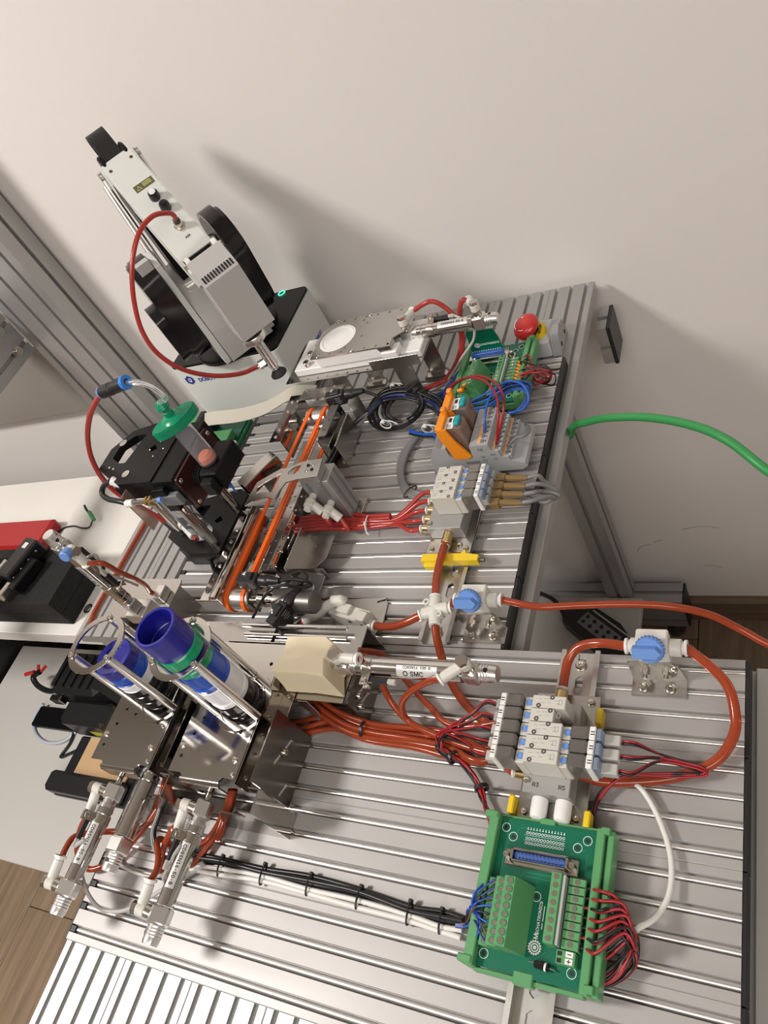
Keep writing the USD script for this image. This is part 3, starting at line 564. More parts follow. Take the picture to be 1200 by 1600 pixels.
# linkage rods, elbow caps and black cable loop
for l, w in ((.0275, .0025), (-.0285, .0025)):
    g = G().tube([fa(-.004, l, -.010), rb(.04, l + .0035, 1.12)], w, 8, 0).cyl(fa(-.004, l - .002, -.010), fa(-.004, l + .003, -.010), .006, 14, b=.0006).cyl(fa(.004, l - .002, -.022), fa(.004, l + .003, -.022), .006, 14, b=.0006); part(rob, 'linkage_rod', g, ALUB)
part(rob, 'linkage_rod', G().tube([fa(.0, .031, -.022), rb(.03, .036, 1.13)], .003, 8, 0), ALUB)
lp = [(.002, -.006), (-.018, -.002), (-.036, .003), (-.050, .003), (-.056, -.004), (-.051, -.014), (-.034, -.022), (-.008, -.028)]
pts = spline([fa(a, 0, h) for a, h in lp], 6); tg = np.gradient(pts, axis=0); nn = np.array([unit(np.cross(t, yl)) for t in tg]); w, th = .0125, .0018
ring = np.stack([pts + yl * (w) + nn * th, pts - yl * (w) + nn * th, pts - yl * (w) - nn * th, pts + yl * (w) - nn * th], 1).reshape(-1, 3); n = len(pts)
q = [[k * 4 + j, k * 4 + (j + 1) % 4, k * 4 + 4 + (j + 1) % 4, k * 4 + 4 + j] for k in range(n - 1) for j in range(4)] + [[0, 1, 2, 3], [n * 4 - 1, n * 4 - 2, n * 4 - 3, n * 4 - 4]]
q = np.array(q); part(rob, 'cable_loop', G().raw(ring, np.vstack([q[:, [0, 1, 2]], q[:, [0, 2, 3]]])), BLK)
for s in (-1, 1): part(rob, 'elbow_cover', G().cyl(fa(-.012, s * .019, -.014), fa(-.012, s * .0135, -.014), .017, 24, b=.002), BLKA)
# knobs, air socket, warning label, lettering on the forearm
pl = lambda px, py, h=0: at_plane(px, py, E0 + fn * h, fn)
for p, cap in (((243, 309), PAPER), ((260, 326), BLKG)):
    o = pl(*p); k = part(rob, 'push_button', G().lathe([(.0062, 0), (.0066, .003), (.0062, .0095), (.0048, .0115)], o, fn, 20), BLK); part(k, 'button_cap', G().lathe([(.0042, .0112), (.0042, .0122), (.003, .0125)], o, fn, 18), cap)
o = pl(281, 354); so = part(rob, 'air_socket', G().hex(o, o + fn * .004, .0068).lathe([(.0052, .004), (.0052, .009), (.0045, .010)], o, fn, 18), NICKEL); part(so, 'collar', G().lathe([(.0042, .0095), (.0042, .0135), (.003, .0145)], o, fn, 16), BLK)
AIR0 = o + fn * .014
sx = unit(pl(239, 279) - pl(213, 297)); FLB = frame(pl(225, 288.5) + fn * .0001, sx, np.cross(fn, sx))
wl = part(rob, 'warning_label', G(FLB).box((0, 0, .0002), (.0265, .0105, .0003), .0001), mat('olive_label', (.10, .105, .045), 0, .5))
g = G(FLB).prism(Polygon([(-.011, -.0035), (-.004, -.0035), (-.0075, .0032)]).difference(Polygon([(-.0098, -.0028), (-.0052, -.0028), (-.0075, .0018)])), .0002, None, .0003)
for k, (a, b_) in enumerate(((.0, .0028), (.0, .0006), (.0, -.0016))): g.box((.0045, b_, .0004), (.012, .0011, .0002), .00005)
part(wl, 'label_print', g, mat('label_yellow_green', (.55, .53, .18), 0, .5), False)
part(rob, 'port_lettering', G().text('AIR', .0030, frame(pl(293.5, 369) + fn * .0001, sx, np.cross(fn, sx)), .0002, True), INK, False)
# wrist: axle, white rollers, vented grey end box, flange, tool
bxc = -.007
part(rob, 'wrist_axle', G().cyl(rb(.150, .020, 1.145), rb(.150, -.034, 1.145), .0038, 14), NICKEL)
for l in (.0125, -.0265): part(rob, 'wrist_roller', G().cyl(rb(.149, l + .003, 1.147), rb(.149, l - .003, 1.147), .0085, 20, b=.0008), WHT)
part(rob, 'wrist_pivot', G().cyl(rb(.128, .016, 1.118), rb(.128, .030, 1.118), .0055, 16, b=.0006), ALUB)
prof = Polygon([(.146, 1.045), (.184, 1.043), (.1845, 1.127), (.157, 1.152), (.146, 1.148)]).buffer(-.0015).buffer(.0015)
part(rob, 'end_box', plate_l(prof, bxc - .0245, bxc + .0235), ROBG)
va = unit(rb(.157, 0, 1.152) - rb(.1845, 0, 1.127)); vn = unit(np.cross(va, RB[:3, 1])); vn = vn if vn[2] > 0 else -vn
VT = frame(rb(.1790, bxc, 1.1325), -RB[:3, 1], va); VT = VT if VT[:3, 2] @ vn > 0 else frame(rb(.1790, bxc, 1.1325), RB[:3, 1], va)
g = G(VT)
for k in range(11): g.box((-.020 + k * .004, .000, .0003), (.0021, .0085, .0009), .0003)
part(rob, 'vent_slots', g, BLK, kind='stuff')
ax = lambda z: rb(.166, .0005, z)
part(rob, 'flange', G().lathe([(.0150, 0), (.0165, .002), (.0165, .007), (.0150, .0095)], ax(1.0285), (0, 0, 1), 30), ALUB)
part(rob, 'flange_neck', G().lathe([(.0150, 0), (.0150, .006)], ax(1.038), (0, 0, 1), 24), BLK)
part(rob, 'tool_tube', G().cyl(ax(.985), ax(1.0285), .0068, 20, b=.0008).lathe([(.0036, 0), (.0036, .0012), (.0052, .0014), (.0052, .003), (.0036, .0032), (.0036, .0042), (.0054, .0045), (.0054, .0062), (.0036, .0065)], ax(.9785), (0, 0, 1), 18), ALUB)
part(rob, 'suction_cup', G().lathe([(.0012, .005), (.0105, .0), (.0112, .0005), (.0112, .0022), (.0065, .0075), (.0040, .0095)], ax(.9695), (0, 0, 1), 24, False), RUB)
pd = unit(rb(0, 1, 0) - rb(0, 0, 0) - .15 * RB[:3, 0]); po = ax(.9955) + pd * .0062
part(rob, 'tool_fitting', G().hex(po, po + pd * .009, .0060).cyl(po + pd * .009, po + pd * .012, .0032, 12), NICKEL)
TOOLF = po + pd * .012
# ---------------------------------------------------------------- pneumatic cylinders
def cylinder(label, o, d, up, L, tube_r=.0077, f1=None, f2=None, sensor=None, text=None, tail_hole=True, nut=0.0, group=None):
    """o: front of the head cap, d: axis towards the tail, up: side of the fittings; f1, f2: directions of the hoses at head and tail"""
    T = axis_frame(o, d, up); u = unit(np.asarray(up) - unit(d) * (unit(d) @ np.asarray(up))); w = np.cross(unit(d), u); T = frame(o, u, w); T[:3, 2] = unit(d); T[:3, 1] = np.cross(T[:3, 2], T[:3, 0])
    t = thing('pneumatic_cylinder', label, 'pneumatic cylinder', o, group); P = lambda x, y, z: T[:3, :3] @ [x, y, z] + T[:3, 3]; ends = {}
    part(t, 'rod', G(T).cyl((0, 0, -.018 - nut), (0, 0, .002), .003, 14), CHROME)
    part(t, 'head_cap', G(T).box((0, 0, .0075), (.0142, .0142, .015), .0014).cyl((0, 0, .015), (0, 0, .019), .0062, 22).cyl((0, 0, .019), (0, 0, .023), .0076, 22, b=.0005), ALUB)
    part(t, 'barrel', G(T).cyl((0, 0, .0225), (0, 0, L - .030), tube_r, 28, b=.0004).lathe([(tube_r + .0002, 0), (tube_r + .0004, .0006), (tube_r + .0002, .0012)], (0, 0, .0285), (0, 0, 1), 28, False), CHROME)
    tc = part(t, 'tail_cap', G(T).box((0, 0, L - .0225), (.0162, .0162, .014), .0016).lathe([(.0072, 0)] + [(.0072 + (.0004 if k % 2 else 0), .0012 * k) for k in range(9)] + [(.0072, .0120), (.0064, .0150), (.0040, .0152)], (0, 0, L - .0152), (0, 0, 1), 24), ALUB)
    if tail_hole: part(tc, 'pivot_hole', G(T).cyl((.0070, 0, L - .0085), (.0076, 0, L - .0085), .0020, 12), BLK)
    for nme, f, z, base in (('a', f1, .0080, .0071), ('b', f2, L - .0225, .0081)):
        if f is None: continue
        fd = unit(f); fd = unit(fd - u * (fd @ u)); o2 = P(base, 0, z)
        ft = part(t, 'elbow_fitting', G().cyl(o2 - u * .001, o2 + u * .0060, .0046, 18).cyl(o2 + u * .0060, o2 + u * .0140, .0056, 20, b=.0008).cyl(o2 + u * .0105 + fd * .004, o2 + u * .0105 + fd * .0200, .0047, 18, b=.0007), FIT)
        part(ft, 'banjo_bolt', G().hex(o2 + u * .0140, o2 + u * .0180, .0054).cyl(o2, o2 + u * .0058, .0056, 16), NICKEL)
        e = o2 + u * .0105 + fd * .0200; part(ft, 'release_collar', G().ring(e, fd, .0042, .0028, .0018, 16).ring(e + fd * .0018, fd, .0058, .0028, .0018, 18), WHT); ends[nme] = (e + fd * .002, fd)
    if sensor is not None:                               # sensor clamp at height z on the side given by angle, with band and cable
        zz, an = sensor; ca = np.array([math.cos(an), math.sin(an)]); S = T @ trimesh.transformations.rotation_matrix(an, (0, 0, 1))
        part(t, 'clamp_band', G(S).ring((0, 0, zz - .004), (0, 0, 1), tube_r + .0008, tube_r - .0001, .008, 28).box((tube_r + .005, .0035, zz), (.011, .0012, .008), .0003).box((tube_r + .005, -.0035, zz), (.011, .0012, .008), .0003), NICKEL)
        part(t, 'clamp_screw', G(S).cyl((tube_r + .0065, -.006, zz), (tube_r + .0065, .0055, zz), .0017, 10).screw((tube_r + .0065, .0042, zz), (0, 1, 0), .0030, .002).screw((tube_r + .0065, -.0042, zz), (0, -1, 0), .0030, .002), NICKEL)
        part(t, 'position_sensor', G(S).box((tube_r + .0042, 0, zz + .010), (.0050, .0055, .024), .0008), BLK)
        s_ = part(t, 'sensor_lens', G(S).box((tube_r + .0045, 0, zz + .025), (.0042, .0046, .008), .0006), CLRG); ends['s'] = (S[:3, :3] @ [tube_r + .0045, 0, zz + .029] + S[:3, 3], unit(d))
    if text:
        s1, zz, h, flip, an = text; A_ = T @ trimesh.transformations.rotation_matrix(an, (0, 0, 1)); r = tube_r + .00025
        LBL = np.linspace(-.55, .55, 9); zl, zh = zz - .019, zz + .019
        v = [A_[:3, :3] @ [r * math.cos(a), r * math.sin(a), z] + A_[:3, 3] for a in LBL for z in (zl, zh)]; k = np.arange(8) * 2
        lb = part(t, 'sticker', (np.array(v), np.concatenate([np.stack([k, k + 2, k + 3], 1), np.stack([k, k + 3, k + 1], 1)])), SILVR, True)
        g = G()
        for row, (tx, hh) in enumerate(s1):
            m = meshkit.text_mesh(tx, hh, .00012, True); v = np.array(m.vertices); v[:, 0] -= v[:, 0].max() / 2; y = v[:, 1] + h[row]; v2 = np.stack([(r + .0001 + v[:, 2]) * np.cos(y / r), -flip * (r + .0001 + v[:, 2]) * np.sin(y / r), zz + flip * v[:, 0] * 1.0], 1)
            g.raw(v2 @ A_[:3, :3].T + A_[:3, 3], m.faces)
        if len(s1) > 1:
            for q in range(14):                          # round emblem in front of the maker's letters
                b0 = q * math.pi / 7; y = h[1] + .0020 + .0019 * math.sin(b0); g.box((0, 0, 0), (.0009, .0007, .0002), .00004, A_ @ frame(((r + .0001) * math.cos(y / r), -flip * (r + .0001) * math.sin(y / r), zz - flip * .0105 + flip * .0019 * math.cos(b0)), (0, -math.sin(b0), math.cos(b0)), (0, math.cos(b0), math.sin(b0))))
        part(lb, 'sticker_print', g, INK, False)
    return t, ends
# ---------------------------------------------------------------- transfer station on four sheet steel legs
st = thing('transfer_station', 'white block station under a perforated steel plate on four sheet steel legs', 'machine station', (-.49, .69, ZT))
g = G()
def holed(outline, holes, r=.0015):
    p = Polygon(outline)
    for (x, y) in holes: p = p.difference(Point(x, y).buffer(r, quad_segs=4))
    return p
part(st, 'tray', G().prism(holed([(-.603, .655), (-.404, .655), (-.404, .735), (-.603, .735)], [(x, y) for y in (.6585, .7315) for x in np.linspace(-.598, -.42, 13)]), .0015, frame((0, 0, .9585))), STEELM)
part(st, 'tray_lip', G().bx(-.470, -.404, .6540, .6552, .9600, .9745, .0004), STEELM)
part(st, 'white_base', G().bx(-.588, -.4045, .6655, .7260, .9602, .9705, .001), NYL)
part(st, 'white_block', G().bx(-.545, -.452, .6630, .7300, .9707, .9855, .001).bx(-.452, -.430, .712, .7320, .9707, .9855, .001).bx(-.452, -.430, .6585, .676, .9707, .9800, .001), NYL)
pz = .9858; cc = np.array([-.523, .6965])
po = Polygon([(-.551, .662), (-.437, .662), (-.437, .676), (-.424, .684), (-.424, .732), (-.536, .732), (-.551, .714)]).union(Point(*cc).buffer(.031, quad_segs=10)).difference(Point(*cc).buffer(.0262, quad_segs=10))
for x in np.linspace(-.540, -.44, 7):
    for y in (.6655, .7285): po = po.difference(Point(x, y).buffer(.0018, quad_segs=3))
for x, y in ((-.485, .715), (-.485, .690), (-.492, .722), (-.546, .688), (-.546, .706), (-.503, .672)): po = po.difference(Point(x, y).buffer(.0018, quad_segs=3))
part(st, 'perforated_plate', G().prism(po, .0016, frame((0, 0, pz))), STEELM)
part(st, 'plate_flange', G().prism([(-.449, .973), (-.4375, .973), (-.436, .9868), (-.455, .9868)], .0014, frame((0, .6625, 0), (1, 0, 0), (0, 0, 1))).bx(-.4385, -.4370, .662, .677, .974, .9868, .0004), STEELM)
part(st, 'recess_ring', G().lathe([(.0255, -.003), (.0258, .0006), (.0215, .0008), (.0160, -.006), (.0, -.0065)], (cc[0], cc[1], pz), n=36, close=False), NYL)
for x, y in ((-.5405, .664), (-.5345, .7305), (-.49, .664), (-.485, .7305)): part(st, 'screw', G().screw((x, y, pz + .0016), (0, 0, 1), .0028, .0014), NICKEL)
for x, y in ((-.568, .672), (-.568, .690)): part(st, 'locating_pin', G().cyl((x, y, .9706), (x, y, .9775), .0042, 16, b=.0006), NICKEL)
for x0, x1 in ((-.445, -.4205), (-.536, -.514)):
    for y in (.659, .7305):
        part(st, 'leg', G().bx(x0, x1, y - .0008, y + .0008, ZT + .0012, .9584, .0003).bx(x0, x1, y, y + (.014 if y < .7 else -.014), ZT + .0004, ZT + .0018, .0003), STEELM)
part(st, 'hold_down_bolt', G().screw((-.432, .667, ZT + .0018), (0, 0, 1), .004, .003), NICKEL)
stc, e_st = cylinder('pneumatic cylinder lying on the transfer station with its tail over the table edge', (-.4345, .6945, .9745), (1, 0, 0), (-.05, .12, 1), .124, f1=(.25, .9, 0), f2=(-.6, .9, 0), tube_r=.0082, sensor=(.040, -.95), text=((('CD85N16-50-B', .0026),), .070, (-.0012,), 1, .5))
# ---------------------------------------------------------------- belt conveyor
cv = thing('belt_conveyor', 'steel conveyor with two bright orange belts in the middle of the back plate', 'conveyor', (-.55, .48, ZT))
BY0, BY1, BZ, RR = .342, .612, .9325, .0125
for x in (-.5585, -.5370):                               # belts: closed loops round both rollers
    a = np.linspace(0, math.pi, 10); loop = [(BY1 + RR * math.sin(t), BZ + RR * math.cos(t)) for t in a] + [(BY0 - RR * math.sin(t), BZ - RR * math.cos(t)) for t in a]
    o_ = Polygon(loop); part(cv, 'belt', G().prism(o_.buffer(.0016).difference(o_), .0046, frame((x, 0, 0), (0, 1, 0), (0, 0, 1))), BELT)
for y in (BY0, BY1): part(cv, 'roller', G().cyl((-.563, y, BZ), (-.529, y, BZ), RR, 28, b=.001).cyl((-.572, y, BZ), (-.520, y, BZ), .004, 12), ALUB)
side = sbox(.335, .918, .500, .941)
for y in np.linspace(.35, .49, 8):
    for z in (.9235, .9365): side = side.difference(Point(y, z).buffer(.0017, quad_segs=3))
for y in (.40, .45): side = side.difference(sbox(y - .008, .9275, y + .008, .9325).buffer(.002))
part(cv, 'side_plate', G().prism(side, .0015, frame((-.5285, 0, 0), (0, 1, 0), (0, 0, 1))), STEEL)
part(cv, 'side_flange', G().prism(holed([(-.5285, .372), (-.519, .372), (-.519, .500), (-.5285, .500)], [(-.5235, y) for y in np.linspace(.38, .49, 8)]), .0014, frame((0, 0, .9412))), STEELM)
part(cv, 'centre_strip', G().prism(holed([(-.5455, .440), (-.5375, .440), (-.5375, .560), (-.5455, .560)], [(-.5415, .455), (-.5415, .470)]), .0014, frame((0, 0, .9435))), STEELM)
for y in np.linspace(.385, .485, 6): part(cv, 'screw', G().screw((-.5268, y, .9295), (1, 0, 0), .0025, .0016), NICKEL)
# guide rail on the dispenser side, a folded sheet with a rounded top
gd = Polygon([(-.5855, .9500), (-.5725, .9500), (-.5715, .9520), (-.5685, .9560), (-.5640, .9575), (-.5600, .9560), (-.5585, .9520), (-.5580, .9300), (-.5592, .9300), (-.5596, .9515), (-.5610, .9547), (-.5640, .9562), (-.5677, .9548), (-.5703, .9512), (-.5715, .9487), (-.5855, .9487)])
part(cv, 'guide_rail', G().prism(gd, .122, frame((0, .451, 0), (1, 0, 0), (0, 0, 1))), STEEL, 45)
for y in np.linspace(.340, .440, 7): part(cv, 'screw', G().screw((-.5800, y, .9501), (0, 0, 1), .0024, .0013), NICKEL if int(y * 1000) % 2 else DARKSTEEL)
part(cv, 'far_end_guide', G().prism([(-.5935, .560), (-.577, .560), (-.577, .640), (-.5935, .640)], .0014, frame((0, 0, .9500))).bx(-.5785, -.577, .560, .640, .918, .950, .0004), STEEL)
for y in (.567, .580, .612, .628): part(cv, 'screw', G().screw((-.5870, y, .9514), (0, 0, 1), .0026, .0015), NICKEL)
part(cv, 'far_end_plate', G().prism([(-.577, .631), (-.516, .631), (-.516, .650), (-.577, .650)], .0014, frame((0, 0, .9490))).bx(-.577, -.516, .649, .651, .930, .9495, .0004), STEELM)
fs = sbox(.560, .915, .632, .944)
for y in (.572, .590, .608): fs = fs.difference(Point(y, .937).buffer(.0016, quad_segs=3))
part(cv, 'far_side_plate', G().prism(fs, .0015, frame((-.5265, 0, 0), (0, 1, 0), (0, 0, 1))), STEEL)
part(cv, 'far_side_flange', G().prism(holed([(-.5265, .565), (-.515, .565), (-.515, .618), (-.5265, .618)], [(-.520, .575), (-.520, .592)]), .0014, frame((0, 0, .9442))), STEELM)
part(cv, 'bed_plate', G().bx(-.553, -.5395, .37, .60, .9160, .9175, .0004), STEELM)
for y0, y1 in ((.392, .448), (.575, .630)):
    part(cv, 'support_foot', G().bx(-.582, -.519, y0, y1, ZT + .0004, ZT + .002, .0004).bx(-.553, -.5514, y0 + .01, y1 - .01, ZT + .002, .917, .0004).bx(-.521, -.5194, y0, y1, ZT + .002, .918, .0004), STEELM)
    for x, y in ((-.528, y0 + .006), (-.573, y0 + .012)): part(cv, 'hold_down_bolt', G().screw((x, y, ZT + .002), (0, 0, 1), .0036, .0026), NICKEL)
part(cv, 'gusset', G().prism(holed([(-.5285, .402), (-.493, .402), (-.483, .418), (-.483, .448), (-.5285, .448)], [(-.500, .432)], .003), .0015, frame((0, 0, .9000))).prism([(.9000, -.5285), (.9000, -.483), (.8805, -.483), (.8805, -.5285)], .0014, frame((0, .402, 0), (0, 0, 1), (1, 0, 0))), STEELM)
# drive end: coupling, motor, motor bracket with round opening
part(cv, 'shaft_coupling', G().cyl((-.520, BY0, BZ), (-.511, BY0, BZ), .0085, 20, b=.0006).cyl((-.5105, BY0, BZ), (-.508, BY0, BZ), .0065, 16).cyl((-.5075, BY0, BZ), (-.499, BY0, BZ), .0085, 20, b=.0006), CHROME)
mo = part(cv, 'gear_motor', G().cyl((-.4985, BY0, BZ - .004), (-.478, BY0, BZ - .004), .0145, 26, b=.001).cyl((-.478, BY0, BZ - .004), (-.452, BY0, BZ - .004), .0120, 24, b=.001).cyl((-.512, .331, .906), (-.496, .331, .906), .011, 20, b=.001), DARKSTEEL)
mbk = sbox(.350, .8808, .384, .9150).buffer(-.004).buffer(.004).difference(Point(.367, .900).buffer(.0095, quad_segs=8))
part(cv, 'motor_bracket', G().prism(Polygon([(-.513, .345), (-.478, .345), (-.470, .358), (-.470, .388), (-.500, .395), (-.513, .380)]).difference(Point(-.4875, .371).buffer(.0068, quad_segs=8)).difference(sbox(-.5025, .362, -.5000, .380).buffer(.001)), .0016, frame((0, 0, .9060))).bx(-.513, -.5115, .345, .380, .8808, .906, .0004), STEELM)
part(cv, 'bearing_ring', G().ring((-.4875, .371, .9076), (0, 0, 1), .0092, .0068, .0012, 24), ALUB)
# black light sensors at both ends
def light_sensor(label, o, d, lead):
    t = thing('light_sensor', label, 'sensor', o, 'conveyor light sensors' if 0 else None); F = frame(o, d, z=(0, 0, 1)); g = G(F).box((0, 0, 0), (.026, .012, .017), .001).box((.002, 0, .0095), (.012, .009, .003), .0006)
    part(t, 'sensor_body', g, BLK); part(t, 'plug', G(F).lathe([(.0055, 0), (.0062, .002), (.0062, .010), (.0050, .012), (.0054, .013), (.0040, .020), (.0032, .026)], (.013, 0, .001), (1, 0, 0), 14), BLK)
    part(t, 'mounting_screw', G(F).screw((-.002, .002, .011), (0, 0, 1), .0030, .0018), CHROME); g = G(F)
    for k, w in enumerate((.008, .006, .009, .005)): g.box((.004, -.0061, .004 - k * .0028), (w, .0002, .0010), .00004)
    part(t, 'printed_lettering', g, GRYW, False); part(t, 'lens', G(F).cyl((-.0131, 0, .002), (-.0145, 0, .002), .0024, 12), CHROME); return F
LS1 = light_sensor('black light sensor pointing at the orange belts at the near end', at(392, 908, .957), (1, -.03, .02), None)
LS2 = light_sensor('black light sensor tilted on its bracket at the conveyor drive motor', at(438, 962, .935), (.35, .80, .1), None)
LS3 = light_sensor('black light sensor at the far end of the conveyor below the station', at(526, 622, .945), (1, .12, .02), None)
# deflector with compact actuator
df = thing('deflector', 'flat steel deflector arm over the belts on a compact actuator', 'deflector', (-.49, .494, ZT))
pts_ = [(20, 900), (140, 690), (355, 568), (420, 560), (560, 500), (735, 470), (690, 625), (505, 650), (400, 680), (330, 770), (295, 838), (225, 815), (90, 860)]
pw = [at(380 + x / 6, 640 + y / 6, .9665)[:2] for x, y in pts_]
hole1 = Polygon([at(380 + x / 6, 640 + y / 6, .9665)[:2] for x, y in ((140, 735), (205, 690), (355, 605), (330, 660), (270, 775), (180, 775), (120, 795))]).buffer(.0008)
hole2 = Polygon([at(380 + x / 6, 640 + y / 6, .9665)[:2] for x, y in ((430, 590), (490, 545), (545, 530), (520, 575), (480, 610), (430, 610))]).buffer(.0005)
arm = Polygon(pw).buffer(.0012).difference(hole1).difference(hole2)
part(df, 'deflector_arm', G().prism(arm, .0016, frame((0, 0, .9660))), STEELM)
for px, py, m in ((655, 520, NICKEL), (595, 575, NICKEL), (612, 524, BLK), (643, 562, BLK)): part(df, 'screw', G().screw(at(380 + px / 6, 640 + py / 6, .9676), (0, 0, 1), .0022, .0012), m)
part(df, 'mounting_block', G().bx(-.512, -.4855, .482, .5055, .9535, .9658, .0008), ALU)
part(df, 'actuator_body', G().bx(-.516, -.478, .484, .512, ZT + .006, .9532, .001), ALU)
for x in (-.507, -.488): part(df, 'body_groove', G().bx(x - .002, x + .002, .4833, .4845, ZT + .008, .9525, .0003), GRYD)
for y in (.492, .504): part(df, 'body_groove', G().bx(-.4785, -.4773, y - .002, y + .002, ZT + .008, .9525, .0003), GRYD)
part(df, 'base_plate', G().bx(-.520, -.470, .478, .516, ZT + .0004, ZT + .0057, .0005), STEELM)
ends_df = []
for x, z in ((-.508, .932), (-.491, .918)):
    o_ = np.array([x, .4835, z]); part(df, 'elbow_fitting', G().cyl(o_, o_ + [0, -.008, 0], .0045, 14).cyl(o_ + [0, -.008, 0], o_ + [0, -.018, 0], .0064, 18, b=.0008).cyl(o_ + [.003, -.013, -.002], o_ + [.012, -.016, -.012], .0055, 16, b=.0008), FIT); ends_df.append(o_ + [.012, -.016, -.012])
part(df, 'flow_screw', G().cyl((-.508, .4655, .932), (-.508, .461, .932), .0045, 14, b=.0005).cyl((-.491, .4655, .918), (-.491, .461, .918), .0045, 14, b=.0005), FIT)
# square chute lying beside the belts
ct = thing('slide_tube', 'open steel square tube slanting beside the orange belts', 'tube', at(412, 740, .93))
a_, b_ = at(432, 716, .935), at(386, 768, .930); F = frame(b_, a_ - b_, z=(0, 0, 1)); L_ = np.linalg.norm(a_ - b_)
part(ct, 'tube', G(np.array(frame(b_, np.cross(a_ - b_, (0, 0, 1)), (0, 0, 1)))).prism(sbox(-.010, -.010, .010, .010).buffer(-.002).buffer(.002).difference(sbox(-.0085, -.0085, .0085, .0085)), L_, None) if (np.cross(unit(np.cross(a_ - b_, (0, 0, 1))), (0, 0, 1)) @ (a_ - b_)) > 0 else G(np.array(frame(a_, np.cross(a_ - b_, (0, 0, 1)), (0, 0, 1)))).prism(sbox(-.010, -.010, .010, .010).buffer(-.002).buffer(.002).difference(sbox(-.0085, -.0085, .0085, .0085)), L_, None), STEEL)
part(ct, 'tube_stand', G().bx(-.617, -.601, .528, .540, ZT + .0004, .9165, .0005), STEELM)
# ---------------------------------------------------------------- dispenser press
ds = thing('dispenser', 'black two post dispenser press holding a syringe with a green cap', 'dispenser', (-.66, .46, ZT))
foot = [(-.620, .5025), (-.636, .512), (-.700, .497), (-.720, .470), (-.720, .439), (-.672, .412), (-.622, .412)]
win = Polygon([(-.706, .474), (-.706, .455), (-.690, .446), (-.682, .446), (-.674, .487), (-.690, .487)])
def dplate(z, h, w=True):
    p = Polygon(foot).buffer(-.001).buffer(.001)
    if w: p = p.difference(win.buffer(.001)).difference(Polygon([(-.655, .462), (-.648, .458), (-.641, .462), (-.648, .469)]))
    return G().prism(p, h, frame((0, 0, z)))
part(ds, 'lower_plate', dplate(.914, .008), BLKA); part(ds, 'upper_plate', dplate(1.0445, .009), BLKA)
for x, y in ((-.634, .426), (-.631, .482)):
    part(ds, 'guide_post', G().cyl((x, y, .9222), (x, y, 1.0443), .0062, 22), CHROME)
for x, y in ((-.705, .482 - .004), (-.668, .427)): part(ds, 'post_end', G().cyl((x, y, 1.0535), (x, y, 1.0541), .0052, 20), NICKEL)
for px, py in ((171, 731), (177, 733)): part(ds, 'dowel', G().cyl(at(px, py, 1.0536), at(px, py, 1.0540), .0013, 8), NICKEL)
g = G()
for px, py in ((251.5, 690), (255, 701), (234, 703), (239, 713)): g.cyl(at(px, py, 1.0534), at(px, py, 1.0537), .0010, 8)
part(ds, 'tapped_hole', g, NICKEL, kind='stuff')
part(ds, 'spindle_housing', G().bx(-.6225, -.592, .412, .500, 1.010, 1.0520, .001).bx(-.6225, -.606, .405, .412, 1.010, 1.046, .001), BLKA)
part(ds, 'housing_body', G().bx(-.690, -.623, .416, .470, 1.022, 1.0440, .002), BLKA)
part(ds, 'cover_strip', G().bx(-.6205, -.594, .4045, .4118, 1.020, 1.036, .0008), GRYD)
part(ds, 'front_plate', G().prism(rrect(.413, .492, 1.004, 1.050, .004), .004, frame((-.5918, 0, 0), (0, 1, 0), (0, 0, 1))), mat('dark_red_anodised', (.055, .018, .016), .4, .3))
for y, z in ((.418, 1.010), (.418, 1.044), (.487, 1.010), (.487, 1.044)): part(ds, 'screw', G().screw((-.5878, y, z), (1, 0, 0), .0030, .0018), NICKEL)
part(ds, 'clamp_boss', G().cyl((-.5878, .440, 1.026), (-.578, .440, 1.026), .0125, 26, b=.0008).cyl((-.5775, .440, 1.026), (-.572, .440, 1.026), .0110, 26, b=.0006), BLKG)
part(ds, 'syringe_clamp', G().bx(-.5718, -.549, .428, .478, 1.014, 1.040, .0015).bx(-.5690, -.553, .418, .428, 1.016, 1.036, .0015), BLKA)
part(ds, 'clamp_screw', G().screw((-.5555, .4785, 1.030), (0, 1, 0), .0040, .0045).cyl((-.5555, .478, 1.030), (-.5555, .4785, 1.030), .003, 10), NICKEL)
for a, b in (((-.660, .442), .0125), ((-.695, .450), .010)):
    part(ds, 'air_cylinder', G().cyl((*a, .9225), (*a, 1.0215), b, 24, b=.0008), CHROME if b < .011 else SYR)
part(ds, 'mounting_foot', G().bx(-.700, -.640, .425, .490, ZT + .0004, .9135, .001), BLKA)
sy = thing('syringe', 'clear dispensing syringe with a green screw cap and orange piston', 'syringe', (-.566, .447, .98))
X_, Y_ = -.566, .4475
part(sy, 'barrel', G().lathe([(.0100, .0), (.0106, .001), (.0106, .060), (.0094, .060), (.0094, .002), (.0, .0015)], (X_, Y_, 1.0405), n=28, close=False), SYR)
part(sy, 'piston', G().lathe([(.0091, 0), (.0091, .006), (.006, .009), (.0, .0095)], (X_, Y_, 1.0430), n=24), mat('orange_piston', (.85, .20, .08), 0, .4))
cp = G().lathe([(.0120, -.004), (.0135, -.003), (.0135, .0075), (.0105, .0105), (.0052, .0115), (.0050, .017), (.0040, .018), (.0040, .020)], (X_, Y_, 1.0985), n=30)
ov = Polygon([(.0265 * math.cos(a), .0135 * math.sin(a)) for a in np.linspace(0, 2 * math.pi, 28)[:-1]])
FW = frame((X_, Y_, 1.0955), (math.cos(math.radians(52)), math.sin(math.radians(52)), 0))
cp.prism(ov.buffer(-.0012), .0108, FW).prism(ov, .0085, FW, .0011)
part(sy, 'screw_cap', cp, GRNS)
